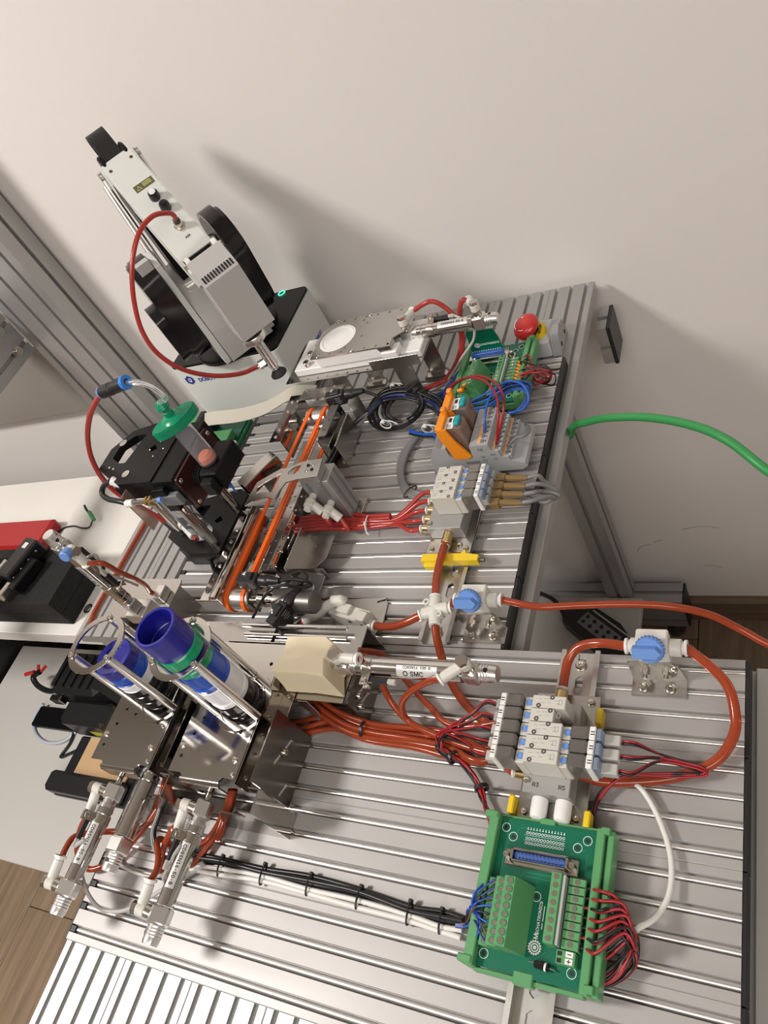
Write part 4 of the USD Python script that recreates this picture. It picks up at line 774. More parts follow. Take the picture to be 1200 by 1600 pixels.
part(sy, 'cap_nut', G().lathe([(.0045, 0), (.0066, .001)] + [(.0066 + (.0006 if k % 2 else 0), .002 + k * .001) for k in range(5)] + [(.0055, .0085)], (X_, Y_, 1.1190), n=18), GRNS)
part(sy, 'needle', G().lathe([(.0006, 0), (.0016, .010), (.0036, .024), (.0048, .025), (.0048, .0265)], (X_, Y_, .9870), n=16), mat('blue_needle', (.0, .17, .55), 0, .3))
SYT = np.array([X_, Y_, 1.1275])
# ---------------------------------------------------------------- magazines: steel benches with a three rod tower
def magazine(label):
    cx, cy = -.4770, .2225; t = thing('magazine', label, 'magazine', (cx, .20, ZT), 'parts magazines')
    hz = .9440
    hol = [(-.523, .165), (-.519, .187), (-.515, .203), (-.500, .199), (-.484, .196), (-.466, .193), (-.520, .240), (-.462, .262)]
    pl_ = Polygon([(-.531, .150), (-.516, .150), (-.512, .1465), (-.470, .1465), (-.466, .151), (-.4530, .151), (-.4530, .283), (-.531, .283)]).difference(Point(cx, cy).buffer(.0205, quad_segs=8))
    for x, y in hol: pl_ = pl_.difference(Point(x, y).buffer(.0019, quad_segs=4))
    part(t, 'top_plate', G().prism(pl_, .0015, frame((0, 0, hz))), STEEL)
    rl = [(0, 0)] + [(-.0045 * math.sin(a), -.0045 + .0045 * math.cos(a)) for a in np.linspace(0, math.pi / 2, 6)] + [(-.0045, -.018), (-.0033, -.018), (-.0033, -.0045), (0, -.0012)]
    part(t, 'rolled_lip', G().prism([(p[0], p[1]) for p in rl], .046, frame((-.515, .1467, hz + .0015), (0, 1, 0), (0, 0, 1))), STEEL, 50)
    for x, y, r in ((-.5265, .175, .0033), (-.4605, .168, .0033), (-.4605, .237, .0033), (-.526, .225, .002), (-.458, .190, .0018), (-.457, .155, .002)): part(t, 'screw', G().screw((x, y, hz + .0015), (0, 0, 1), r, .0016), NICKEL)
    # channel along the right edge and the supporting sheet
    part(t, 'side_channel', G().bx(-.4528, -.4516, .148, .283, .924, hz + .001, .0003).bx(-.4516, -.4385, .148, .283, .9240, .9252, .0003), STEEL)
    for y in (.160, .182, .200, .218, .240): part(t, 'screw', G().screw((-.4450, y, .9252), (0, 0, 1), .0020, .0016), NICKEL)
    wb = Polygon([(.152, ZT + .0004), (.2185, ZT + .0004), (.2185, .9450), (.152, .9450)])
    for (ya, za, yb, zb) in ((.178, .9215, .203, .9095), (.157, .8990, .167, .8940)):
        wb = wb.difference(LineString([(ya, za), (yb, zb)]).buffer(.0021, quad_segs=3))
    part(t, 'slot_glint_strip', G().prism(LineString([(.178, .9215), (.203, .9095)]).buffer(.0020), .0004, frame((-.4370, 0, 0), (0, 1, 0), (0, 0, 1))).prism(LineString([(.157, .8990), (.167, .8940)]).buffer(.0020), .0004, frame((-.4370, 0, 0), (0, 1, 0), (0, 0, 1))), ALUB, kind='stuff')  # added bright strips imitate the reflection seen in the slots
    part(t, 'support_sheet', G().prism(wb, .0015, frame((-.4372, 0, 0), (0, 1, 0), (0, 0, 1))), STEEL_REFL)
    part(t, 'slot_screw', G().screw((-.4357, .1905, .9155), (1, 0, 0), .0034, .0035), NICKEL)
    part(t, 'support_leg', G().bx(-.4257, -.4242, .126, .1468, ZT + .0004, .9445, .0003).bx(-.4370, -.4257, .1460, .1474, ZT + .0004, .9445, .0003), STEEL)
    part(t, 'front_sheet', G().prism([(-.498, ZT + .0004), (-.4258, ZT + .0004), (-.4258, .9445), (-.4385, .9445), (-.4385, .930), (-.470, .930)], .0014, frame((0, .1276, 0), (1, 0, 0), (0, 0, 1))), STEEL_REFL)
    part(t, 'rear_sheet', G().bx(-.528, -.440, .2850, .2864, ZT + .0004, hz, .0003), STEEL)
    part(t, 'inner_sheet', G().bx(-.5305, -.5292, .165, .283, ZT + .0004, hz - .0005, .0003), STEEL)
    part(t, 'tower_ring', G().ring((cx, cy, hz + .0017), (0, 0, 1), .0305, .0245, .0016, 40), STEEL)
    part(t, 'tower_ring', G().ring((cx, cy, 1.0440), (0, 0, 1), .0305, .0247, .0016, 40), STEEL)
    for a in (210, -30, 90):
        x, y = cx + .0272 * math.cos(math.radians(a)), cy + .0272 * math.sin(math.radians(a))
        r_ = part(t, 'tower_rod', G().cyl((x, y, hz + .0035), (x, y, 1.0438), .0038, 16, b=.0004), ALUB); part(r_, 'rod_screw', G().screw((x, y, 1.0456), (0, 0, 1), .0031, .0022), NICKEL)
    return t
MX = -.1035
MG = magazine('right steel magazine bench holding the tall stack with the green cup')
dup(MG, trimesh.transformations.translation_matrix((MX, 0, 0)), 'left steel magazine bench with the open ring above its stack of black cups')
def cup(name, label, cx, cy, z, h, m, kind='open', group=None):
    r = .0195
    pr = {'open': [(.0, .010), (.0158, .010), (.0165, .0108), (.0165, h), (.0188, h + .0002), (r, h - .0010), (r, .0012), (r - .001, 0), (.0, 0)],
          'lid': [(.0, h - .0035), (.0125, h - .0035), (.0130, h - .0012), (.0142, h - .0010), (.0185, h), (r, h - .001), (r, .0012), (r - .001, 0), (0, 0)],
          'ring': [(.0, h), (r - .0012, h), (r, h - .0014), (r, h * .45), (r - .0013, h * .40), (r - .0013, h * .22), (r, h * .17), (r - .0005, 0), (0, 0)]}[kind]
    return solo(name, G().lathe(pr[::-1] if kind != 'ring' else pr[::-1], (cx, cy, z), n=40, close=False), m, label, 'plastic cup', group, smooth=30)
cx, cy = -.4770, .2225
for nme, z, h, m, k, l in (('plastic_cup', .9480, .0194, BLKG, 'ring', 'black cup at the bottom of the tall stack in the right magazine'), ('plastic_cup', .9677, .0295, WHTC, 'ring', 'white cup above the black one in the tall right stack'),
        ('plastic_cup', .9975, .0268, BLUEC, 'ring', 'royal blue cup between the white and green cups of the tall right stack'), ('plastic_cup', 1.0246, .0270, GRNC, 'ring', 'green cup inside the top ring of the right magazine'),
        ('plastic_cup', 1.0519, .0285, BLUED, 'open', 'deep blue open cup on top of the green cup')): cup(nme, l, cx, cy, z, h, m, k)
for z, h, m, k, l in ((.9480, .0116, BLKG, 'ring', 'black disc lowest in the left magazine stack'), (.9599, .0116, BLKG, 'ring', 'second black disc from below in the left magazine stack'), (.9718, .0116, BLKG, 'ring', 'black disc right under the white disc of the left magazine'),
        (.9837, .0108, WHTC, 'ring', 'white disc of the left magazine stack'), (.9948, .0135, BLUEC, 'ring', 'royal blue disc under the lid of the left magazine stack'), (1.0086, .0134, BLUED, 'lid', 'deep blue lid with a round groove on top of the left stack')): cup('plastic_disc', l, cx + MX, cy, z, h, m, k)
# cylinders of the magazines
TXT = (('CD85N16-50-B', .0030),)
zc = .9225
oA, tA = at(314, 1260, zc), at(238, 1456, zc); oB = oA + [MX, 0, 0]
cR, eR = cylinder('pneumatic cylinder hanging out in front under the right magazine', (-.4935, .135, zc), (.0, -1, 0), (-1, 0, .45), .118, f1=(.05, -.65, -.3), f2=(0, 1, .25), sensor=(.034, -.55), text=(TXT, .056, (-.0012,), 1, -1.45))
cL, eL = cylinder('pneumatic cylinder hanging out furthest left in front of the left magazine', (-.4935 + MX - .012, .135, zc), (.0, -1, 0), (-1, 0, .45), .118, f1=(.05, -.65, -.3), f2=(0, 1, .25), sensor=(.034, -.55), text=(TXT, .056, (-.0012,), 1, -1.45))
cM, eM = cylinder('plain thicker cylinder without fittings between the two magazines', (-.5660, .170, .928), (0, -1, 0), (0, 0, 1), .110, tube_r=.0092)
cV, eV = cylinder('upright pneumatic cylinder with a blue throttle screw left of the magazines', (-.680, .320, .945), (0, 0, 1), (.85, -.2, 0), .142, f2=(.1, -.1, -1), sensor=(.045, .35), text=(TXT, .075, (-.0012,), -1, -1.35))
part(cV, 'throttle_screw', G().cyl((-.6625, .3130, 1.0670), (-.6610, .3030, 1.0690), .0062, 18, b=.001), BLUEV)
pv = thing('lift_bench', 'bent steel sheet bench under the upright cylinder', 'bench', (-.71, .34, TT))
part(pv, 'top_sheet', G().prism(rrect(-.745, -.652, .318, .372, .006), .0016, frame((0, 0, .9265))), STEELM)
part(pv, 'clamp_block', G().bx(-.694, -.666, .310, .334, .9283, .9445, .001), ALUB)
for x in (-.742, -.656): part(pv, 'leg_sheet', G().bx(x - .0008, x + .0008, .3260, .365, (TT if x < -.72 else ZT) + .0006, .9263, .0003), STEELM)
part(pv, 'small_block', G().bx(-.672, -.660, .338, .356, .9283, .940, .0008), ALUB)
# ---------------------------------------------------------------- pusher: ivory block on its sheet steel bench, long cylinder
pb = thing('pusher_bench', 'steel sheet bench with long slots behind the right magazine', 'bench', (-.47, .28, ZT))
sh = Polygon([(-.585, .2885), (-.398, .2885), (-.398, .318), (-.585, .318)])
part(pb, 'bent_rail', G().bx(-.530, -.400, .3085, .3125, .9305, .9345, .0015).bx(-.526, -.400, .3005, .3040, .9265, .9305, .0015), CHROME)
sp = Polygon([(-.590, .255), (-.395, .240), (-.395, .316), (-.590, .316)])
for px in (424, 357): 
    c_ = at(px + 3, 1034 if px > 400 else 1020, .925); sp = sp.difference(sbox(c_[0] - .0022, c_[1] - .010, c_[0] + .0022, c_[1] + .010).buffer(.0008))
part(pb, 'slotted_sheet', G().prism(Polygon([(-.590, .287), (-.436, .287), (-.436, .238), (-.384, .238), (-.384, .318), (-.590, .318)]).difference(sbox(-.4915, .293, -.4870, .312)).difference(sbox(-.462, .291, -.4575, .309)), .0015, frame((0, 0, .9235))), STEELM)
part(pb, 'support_sheet', G().prism(Polygon([(.2385, ZT + .0004), (.2790, ZT + .0004), (.2790, .9234), (.2385, .9234)]).difference(LineString([(.250, .9130), (.270, .9030)]).buffer(.0021)).difference(LineString([(.243, .9050), (.262, .8955)]).buffer(.0021)), .0015, frame((-.3810, 0, 0), (0, 1, 0), (0, 0, 1))), STEEL_REFL)
part(pb, 'slot_glint_strip', G().prism(LineString([(.250, .9130), (.270, .9030)]).buffer(.0020), .0004, frame((-.3808, 0, 0), (0, 1, 0), (0, 0, 1))).prism(LineString([(.243, .9050), (.262, .8955)]).buffer(.0020), .0004, frame((-.3808, 0, 0), (0, 1, 0), (0, 0, 1))), ALUB, kind='stuff')  # added strips too, bright in place of reflected light
for y, z in ((.2525, .9115), (.246, .9035)): part(pb, 'slot_screw', G().screw((-.3795, y, z), (1, 0, 0), .0034, .0035), NICKEL)
part(pb, 'support_sheet', G().bx(-.585, -.384, .3165, .318, ZT + .0004, .9234, .0003), STEEL)
part(pb, 'corner_post', G().bx(-.434, -.4225, .236, .2372, ZT + .0004, .925, .0003), STEELM)
F = frame((0, 0, 0)); bl = Polygon([(-.4405, .2830), (-.3955, .2840), (-.3850, .2770), (-.3905, .2620), (-.3840, .2440), (-.4130, .2455), (-.4450, .2450), (-.4385, .2640)]).buffer(.0015).buffer(-.0015)
v0 = np.array(bl.exterior.segmentize(.003).coords)[:-1]; n = len(v0); cxy = v0.mean(0); lv = []
for z, s in ((.9275, 1.06), (.9350, 1.02), (.9480, .99), (.9600, .985), (.9640, .965), (.9650, .93)): lv.append(np.c_[cxy + (v0 - cxy) * s, np.full(n, z)])
V = np.vstack(lv + [[[*cxy, .9275]], [[*cxy, .9652]]]); fcs = []
for k in range(len(lv) - 1):
    for j in range(n): a, b = k * n + j, k * n + (j + 1) % n; fcs += [[a, b, b + n], [a, b + n, a + n]]
for j in range(n): fcs += [[len(V) - 2, (j + 1) % n, j], [len(V) - 1, (len(lv) - 1) * n + j, (len(lv) - 1) * n + (j + 1) % n]]
Vr = trimesh.Trimesh(V, fcs, process=False); Vr.fix_normals()
solo('printed_block', G().add(Vr), BEIGE, 'ivory printed plastic block with hollow sides at the long cylinder head', 'plastic block', smooth=40)
cH, eH = cylinder('long pneumatic cylinder lying level beside the ivory block', (-.3830, .2625, .9515), (1, 0, 0), (0, -.1, 1), .152, f1=(.95, -.02, 0), f2=(-.75, -.62, 0), tube_r=.0090, sensor=(.034, 1.45), text=((('CD85N16-100-B', .0022), ('SMC', .0040)), .083, (.0022, -.0040), 1, .6), nut=.006)
# ---------------------------------------------------------------- far electronics
terminal_board('green terminal board behind the orange relay clips on the back plate', -.383, .635)
ab = thing('adapter_board', 'upright green adapter board plugged into the far terminal board', 'circuit board', (-.345, .713, .905))
A0 = [at_y(690 + x / 6.316, 500 + y / 6.316, .7125) for x, y in ((310, 335), (610, 285), (560, 165), (500, 80), (235, 115))]
part(ab, 'circuit_board', G().prism([(p[0], p[2]) for p in A0], .0016, frame((0, .7130, 0), (1, 0, 0), (0, 0, 1))), PCB)
FA = lambda px, py: frame(at_y(690 + px / 6.316, 500 + py / 6.316, .7112) , unit(A0[1] - A0[0]), z=(0, -1, 0))
g = G(); o = at_y(690 + 352 / 6.316, 500 + 253 / 6.316, .7112); g.ring(o, (0, -1, 0), .0036, .0029, .0002, 20).ring(o, (0, -1, 0), .0022, .0012, .0002, 16)
g.text('MECHATRONICS', .0026, frame(at_y(690 + 455 / 6.316, 500 + 232 / 6.316, .7112), A0[1] - A0[0], z=(0, -1, 0)), .0002, True)
for k in range(13):
    q = A0[0] + (A0[1] - A0[0]) * (.03 + .075 * k) + [0, -.0013, .0035]; g.box(q, (.0012, .0002, .0012), .00004)
part(ab, 'white_print', g, SILK, False, 'white gear emblem and lettering', 'stuff')
q = (A0[0] + A0[1]) / 2; part(ab, 'plug_insert', G().box(q + [0, -.0035, .0000], (.042, .005, .006), .0006), BLUEL)
part(ab, 'plug_shell', G().box(q + [0, -.0035, -.0055], (.050, .010, .004), .0006).box(q + [0, -.0035, -.0090], (.042, .0085, .004), .0006), CHROME)
# relay sockets with stepped terminals
y0r = .5375
for k in range(2):
    ya = y0r + k * .0285; yb = ya + .028
    t = thing('relay_socket', ('front grey relay socket with CE marking, an orange clip and stepped terminals', 'rear grey relay socket with an orange clip and blue and red jumper wires')[k], 'relay socket', (-.33, ya, .8885))
    body = Polygon([(-.382, .8885), (-.3775, .921), (-.370, .930), (-.3655, .936), (-.360, .931), (-.355, .931), (-.3545, .919), (-.349, .9135), (-.3285, .9135), (-.3270, .931), (-.306, .931), (-.3045, .921), (-.2975, .920), (-.2965, .911), (-.2890, .910), (-.2880, .904), (-.2740, .8985), (-.2725, .893), (-.279, .8885)])
    part(t, 'socket_body', G().prism(body, yb - ya, frame((0, yb, 0), (1, 0, 0), (0, 0, 1))), GRYP)
    cl = Polygon([(-.3545, .9595), (-.3440, .9590), (-.3390, .9395), (-.3290, .9165), (-.3340, .9130), (-.3490, .9145), (-.3510, .929), (-.3550, .950)])
    part(t, 'orange_clip', G().prism(cl.buffer(.0004), .0024, frame((0, ya + .0015, 0), (1, 0, 0), (0, 0, 1))).bx(-.3560, -.3470, ya + .0005, yb - .002, .9555, .9615, .0008).bx(-.3560, -.3530, ya + .002, yb - .001, .940, .9555, .0006).bx(-.352, -.346, ya + .021, yb - .001, .9615, .969, .0008), ORNG)
    part(t, 'relay', G().bx(-.3470, -.3285, ya + .0045, ya + .0225, .9138, .9560, .0008), CLRP)
    part(t, 'relay_coil', G().bx(-.3440, -.3315, ya + .007, ya + .020, .9150, .9400, .0012), mat('relay_coil_%d' % k, (.40, .20, .14), .2, .4))
    lb = part(t, 'relay_label', G().bx(-.3470, -.3375, ya + .0046, ya + .0224, .9562, .9566, .0001), PAPER)
    g = G().bx(-.3440, -.3410, ya + .0140, ya + .0200, .9566, .9568, .00005).bx(-.3392, -.3384, ya + .014, ya + .020, .9566, .9568, .00005)
    for j in range(3): g.bx(-.3455, -.3447, ya + .006 + j * .002, ya + .0068 + j * .002, .9566, .9568, .00005).bx(-.345, -.3405, ya + .006 + j * .0018, ya + .0066 + j * .0018, .9566, .9568, .00005)
    part(lb, 'label_print', g, INK, False); part(t, 'test_lever', G().bx(-.3365, -.3305, ya + .007, ya + .020, .9562, .9610, .001), TEAL)
    for (xa, zz) in ((-.3190, .9310), (-.3040, .9205), (-.2960, .9105)):
        pass
    for si, (xa, xb, zz) in enumerate(((-.3190, -.3065, .9310), (-.3040, -.2978, .9205), (-.2962, -.2892, .9105))):
        T = frame((xa, 0, zz), (1, 0, 0)); sc = (.0125, .0105, .0105)[si]; xo = xa + (0, -.0018, -.0012)[si]
        og, gg, dd = G(), G(), G()
        for j in range(4):
            yy = ya + .0034 + j * .0068
            og.bx(xo, xo + .0042, yy, yy + .0056, zz - .002, zz + .0006, .0004); gg.bx(xo + .0046, xo + .0078, yy + .0004, yy + .0052, zz - .004, zz + .0010, .0006); dd.bx(xo + .0088, xo + .0104, yy + .0018, yy + .0036, zz - .003, zz + .0007, .0002)
        part(t, 'release_lever', og, mat('light_orange_%d%d' % (k, si), (.80, .40, .16), 0, .45), kind='stuff'); part(t, 'push_button', gg, GRYD, kind='stuff')
        part(t, 'marker_strip', G().bx(xo + .0080, xo + .0112, ya + .0020, yb - .001, zz - .006, zz + .0004, .0003), GRYP); part(t, 'wire_entry', dd, INK, kind='stuff')
    if k == 0:
        g = G(); TF = lambda x, z: frame((x, ya - .0001, z), (1, 0, 0), (0, 0, 1))
        g.text('CE', .0036, TF(-.3165, .9245), .0002, True); g.ring((-.3165, ya - .0001, .9070), (0, -1, 0), .0022, .0017, .0002, 14).ring((-.3040, ya - .0001, .9085), (0, -1, 0), .0022, .0017, .0002, 14)
        g.text('EAC', .0022, TF(-.3045, .9155), .0002, True).text('UL', .0026, TF(-.3165, .9135), .0002, True)
        for j in range(9): g.bx(-.3390 + j * .0019, -.3380 + j * .0019, ya - .0003, ya - .0001, .9035, .9075, .00005)
        part(t, 'printed_marking', g, GRYD, False, 'printed approval marks')
# emergency stop
es = thing('emergency_stop', 'red mushroom emergency stop button with yellow ring on a grey box', 'emergency stop button', (-.29, .765, TT))
part(es, 'box', G().bx(-.320, -.284, .744, .790, TT + .0008, TT + .026, .002), mat('light_grey_box', (.55, .56, .57), 0, .45))
part(es, 'box_end', G().prism([(.744, TT + .0008), (.790, TT + .0008), (.782, TT + .028), (.765, TT + .033), (.754, TT + .028)], .011, frame((-.2835, 0, 0), (0, 1, 0), (0, 0, 1))), GRYP)
part(es, 'box_hole', G().cyl((-.2727, .756, TT + .010), (-.2721, .756, TT + .010), .003, 12).cyl((-.2727, .779, TT + .010), (-.2721, .779, TT + .010), .003, 12), BLK)
en = unit((-.35, -.30, .88)); eo = np.array([-.3030, .764, TT + .027])
yr = part(es, 'yellow_ring', G().lathe([(.0145, -.004), (.0145, .004), (.013, .005)], eo, en, 30), YEL)
part(yr, 'ring_lettering', G().text('STOP', .004, frame(eo + en * .0051 + [.0110, -.0035, .004], (0, 1, .2), z=en), .0003, True), INK, False)
part(es, 'neck', G().cyl(eo + en * .005, eo + en * .014, .009, 18), BLK)
mh = part(es, 'mushroom_head', G().lathe([(.0130, 0), (.0170, .003), (.0175, .007), (.0160, .0105), (.0120, .0132), (.0, .0145)], eo + en * .012, en, 34), REDB)
g = G()
for s in (0, 1, 2):
    for a in np.linspace(.3, 1.6, 6): g.box((0, 0, 0), (.0030, .0009, .0004), .0001, frame(eo + en * (.012 + .0145) + frame((0, 0, 0), (1, 0, 0), z=en)[:3, :3] @ [.0095 * math.cos(a + s * 2.09), .0095 * math.sin(a + s * 2.09), -.0006], frame((0, 0, 0), (1, 0, 0), z=en)[:3, :3] @ [-math.sin(a + s * 2.09), math.cos(a + s * 2.09), -.2], z=en))
part(mh, 'arrow_print', g, SILK, False, 'white turning arrows')
# vacuum ejector, hose cross
ej = thing('vacuum_valve', 'beige vacuum valve block on a slotted steel plate at the back plate edge', 'valve', at(560, 965, .89))
c0_, c1_ = at(500, 985, .8812), at(604, 935, .8812)
part(ej, 'mounting_plate', G().prism(Polygon([at(*p, .8812)[:2] for p in ((520, 975), (530, 938), (603, 934), (606, 944), (596, 985), (575, 988))]).buffer(-.001).buffer(.001).difference(LineString([at(592, 942, .88)[:2], at(603, 939, .88)[:2]]).buffer(.0012)), .0015, frame((0, 0, ZT + .0004))), STEELM)
eb = [at(*p, .905) for p in ((512, 957), (574, 976), (592, 962), (583, 947), (528, 945))]
F = frame((eb[0] + eb[4]) / 2, (eb[1] + eb[2]) / 2 - (eb[0] + eb[4]) / 2, z=(0, 0, 1)); L_ = np.linalg.norm((eb[1] + eb[2]) / 2 - (eb[0] + eb[4]) / 2)
part(ej, 'valve_body', G(F).box((L_ * .45, 0, -.009), (L_ * .9, .015, .026), .001).box((L_ * .8, -.002, .005), (L_ * .22, .011, .006), .0008).box((L_ * .35, .001, .006), (L_ * .3, .011, .005), .0008), VALVE)
part(ej, 'brass_knob', G(F).cyl((.006, .004, .004), (.006, .004, .014), .0042, 16, b=.0005), BRASS)
part(ej, 'vent_screw', G(F).screw((L_ * .5, -.0075, -.002), (0, -1, 0), .002, .001).screw((L_ * .8, -.0078, -.002), (0, -1, 0), .002, .001), DARKSTEEL)
ep = at(505, 952, .905); eq = at(475, 970, .900)
e1 = part(ej, 'angled_fitting', G().tube([F[:3, :3] @ [.004, .003, .012] + F[:3, 3], at(536, 938, .915), at(520, 942, .914), at(500, 955, .906), at(480, 968, .900)], .0056, 16, 6).cyl(at(503, 953, .9065), at(478, 970, .899), .0063, 18, b=.0006), FIT)
c = G(); g = G(); EJ_OUT = at(480, 969, .8995); dd = unit(at(473, 973, .8985) - EJ_OUT); c.ring(EJ_OUT, dd, .0062, .0038, .003, 18); part(ej, 'release_collar', c, WHT)
g, c = G(), G(); EJ_IN = push_fit(g, c, at(571, 975, .899), unit(at(596, 980, .899) - at(571, 975, .899)), .0062, .010); part(ej, 'hose_fitting', g, FIT); part(ej, 'release_collar', c, WHT)
CZ = .912; cc_ = at(680, 953, CZ)
cx_ = thing('hose_cross', 'ivory four way hose cross on the back plate between orange hoses', 'hose fitting', cc_); XE = {}
g, c = G(), G()
for k, (q) in {'w': (656, 962), 'e': (706, 949), 'n': (680.5, 932), 's': (680, 978)}.items():
    d = unit(at(*q, CZ) - cc_); XE[k] = push_fit(g, c, cc_, d, .0062, np.linalg.norm(at(*q, CZ) - cc_) - .003)
for q in ((668, 943), (687, 962)): p_ = at(*q, CZ + .001); g.ring(p_ - [0, 0, .004], (0, 0, 1), .0034, .0017, .008, 16); g.box((p_ + cc_) / 2 - [0, 0, .001], (.006, .006, .006), .0005)
part(cx_, 'cross_body', g, FIT); part(cx_, 'release_collar', c, WHT, kind='stuff')
# ---------------------------------------------------------------- hoses, wires, cables
def pt(p): return np.asarray(p, float) if len(p) == 3 and abs(p[0]) < 5 else at(*p)
def hose(name, label, cat, pts, r, m, group=None, n=10, sm=7): return solo(name, G().tube([pt(p) for p in pts], r, n, sm), m, label, cat, group, smooth=60)
ORD = ['first', 'second', 'third', 'fourth', 'fifth', 'sixth', 'seventh', 'eighth']
CN = {id(BLKW): 'black', id(REDW): 'red', id(BLUW): 'blue', id(NAVW): 'dark blue', id(BRNW): 'brown', id(ORG_T): 'orange'}
def wires(name, label, cat, paths, r, mats, group): return [hose(name, (label(i, CN[id(mats[i % len(mats)])]) if callable(label) else label), cat, p, r, mats[i % len(mats)], group, 7, 6) for i, p in enumerate(paths)]
def jit(p, s): return np.asarray(p, float) + rng.normal(0, s, 3) * [1, 1, .6]
VL, VR = np.array([-.1442, .3125, .9145]), np.array([-.0970, .3125, .9145]); D2 = np.array([-.161, .0425, 0])
hose('pneumatic_hose', 'orange hose arching from the front manifold to the left side of the front hand valve', 'hose', [(-.195, .2795, .899), (-.195, .292, .899), (-.1925, .305, .9025), (-.183, .314, .908), (-.165, .3150, .9135), VL], .0040, ORG_T)
hose('pneumatic_hose', 'long orange hose curving down the right side from the front hand valve to the manifold', 'hose', [VR, (1108, 1040, .911), (1136, 1070, .906), (1148, 1110, .899), (1146, 1150, .8935), (1118, 1190, .889), (1062, 1213, .8862), (1000, 1221, .8862), (940, 1221, .8885), (905, 1210, .8905)], .0040, ORG_T)
hose('pneumatic_hose', 'red hose leaving the rear hand valve to the right picture edge', 'hose', [VR + D2, (840, 948, .914), (900, 946, .910), (980, 944, .903), (1050, 948, .893), (1110, 961, .878), (1160, 985, .862), (1230, 1020, .845), (.06, .34, .79), (.13, .40, .60), (.17, .46, .30), (.20, .52, .05), (.26, .58, .006), (.45, .64, .006)], .0033, ORG_T)
hose('pneumatic_hose', 'very short orange hose between the hose cross and the rear hand valve', 'hose', [XE['e'], VL + D2], .0040, ORG_T, sm=0)
hose('pneumatic_hose', 'orange hose from the hose cross up to the four valve manifold', 'hose', [XE['n'], (682, 905, .911), (688, 875, .905), (696, 848, .8995), (-.341, .4285, .899)], .0040, ORG_T)
hose('pneumatic_hose', 'orange hose from the near end of the hose cross to the front manifold', 'hose', [XE['s'], (684, 1003, .905), (696, 1045, .893), (716, 1085, .8875), (742, 1115, .8865), (775, 1140, .888), (810, 1160, .8885)], .0040, ORG_T)
hose('pneumatic_hose', 'orange hose between the beige vacuum valve and the hose cross', 'hose', [XE['w'], (635, 972, .908), (612, 979, .903), EJ_IN], .0040, ORG_T)
hose('pneumatic_hose', 'dark red hose end below the angled white fitting of the vacuum valve', 'hose', [EJ_OUT, (470, 975, .895), (460, 986, .888), (450, 1000, .8855)], .0038, RED_T)
FITM = [np.array([-.2247, .2495 - k * .0115, .899]) for k in range(5)]
hose('pneumatic_hose', 'orange hose curving from the head of the long level cylinder to the manifold', 'hose', [eH['a'][0], (572, 1027, .945), (592, 1058, .925), (610, 1095, .905), (640, 1128, .893), (690, 1152, .8895), (740, 1168, .893), FITM[2]], .0030, ORG_T)
hose('pneumatic_hose', 'orange hose looping left from the tail of the long level cylinder', 'hose', [eH['b'][0], (672, 1064, .955), (642, 1080, .938), (628, 1103, .915), (640, 1128, .898), (690, 1152, .894), (740, 1170, .894), FITM[3]], .0030, ORG_T)
hose('pneumatic_hose', 'orange hose passing under the long level cylinder to the top valve of the front manifold', 'hose', [(560, 1016, .9300), (598, 1024, .912), (632, 1060, .8885), (668, 1100, .887), (712, 1135, .887), FITM[0]], .0030, ORG_T)
bp = [(452, 1062, .9100), (488, 1093, .8985), (530, 1122, .8925), (575, 1140, .8905), (640, 1151, .8885), (700, 1160, .8895), (750, 1180, .893)]
wires('pneumatic_hose', lambda i, c: ORD[i] + ' orange hose, counted from the camera, in the tied bundle to the front manifold', 'hose', [[jit(at(*p), .0016) + [0, .0045 * (i - 1.5), .002 * (i % 2)] for p in bp] + [FITM[min(4, i + 1)] + ([0, 0, 0] if i == 3 else [-.004, 0, -.006])] for i in range(4)], .0028, [ORG_T], 'orange hoses to the front manifold')
bq = [(400, 1185, .8850), (440, 1150, .8850), (480, 1135, .8850), (530, 1128, .8850), (580, 1143, .8850), (660, 1160, .8850), (740, 1185, .8860)]
wires('pneumatic_hose', lambda i, c: ORD[i] + ' orange hose, counted from the camera, lying on the plate beside the right magazine', 'hose', [[jit(at(*p), .0012) + [0, .007 * (i - 1), 0.0003] for p in bq] for i in range(3)], .0028, [ORG_T], 'orange hoses beside the magazine')
solo('cable_tie', G().ring(at(568, 1140, .8890), unit(at(580, 1142, .89) - at(560, 1138, .89)), .0085, .0078, .003, 18), BLK, 'black tie round the orange hose bundle on the front plate', 'cable tie')
# wires of the front manifold
PL = [np.array([-.2386, .2545 - k * .0109 - .0052, .9227]) for k in range(5)]
loop_l = [(694, 1148, .905), (688, 1168, .897), (700, 1180, .893)]
trunk = [(722, 1192, .8905), (742, 1215, .8880), (752, 1240, .8870), (762, 1270, .8880), (772, 1300, .8900)]
pth = []
for k in range(5):
    for c in range(2):
        off = np.array([0, .0018 * (c - .5), .0010 * c]); a = PL[k] + off
        pth.append([a, a + [-.010, .001, .001], a * .55 + at(694, 1140, .912) * .45 + [0, 0, .004 - .001 * k]] + [jit(at(*p), .0015) + off for p in loop_l] + [jit(at(*p), .0012) + off for p in trunk])
wires('valve_wire', lambda i, c: c + ' wire of the ' + ORD[i // 2] + ' left plug from the back of the front manifold', 'wire', pth, .00095, [BLKW, REDW], 'left valve wires of the front manifold')
for p, q, l in (((706, 1182), (716, 1190), 'black tie where the left valve wires turn down'), ((752, 1228), (754, 1240), 'black tie halfway down the red and black wire bundle')): solo('cable_tie', G().ring(at(*p, .8925 if p[0] < 720 else .8885), unit(at(*q, .89) - at(*p, .89)), .0062, .0050, .003, 16), BLK, l, 'cable tie')
pth = []
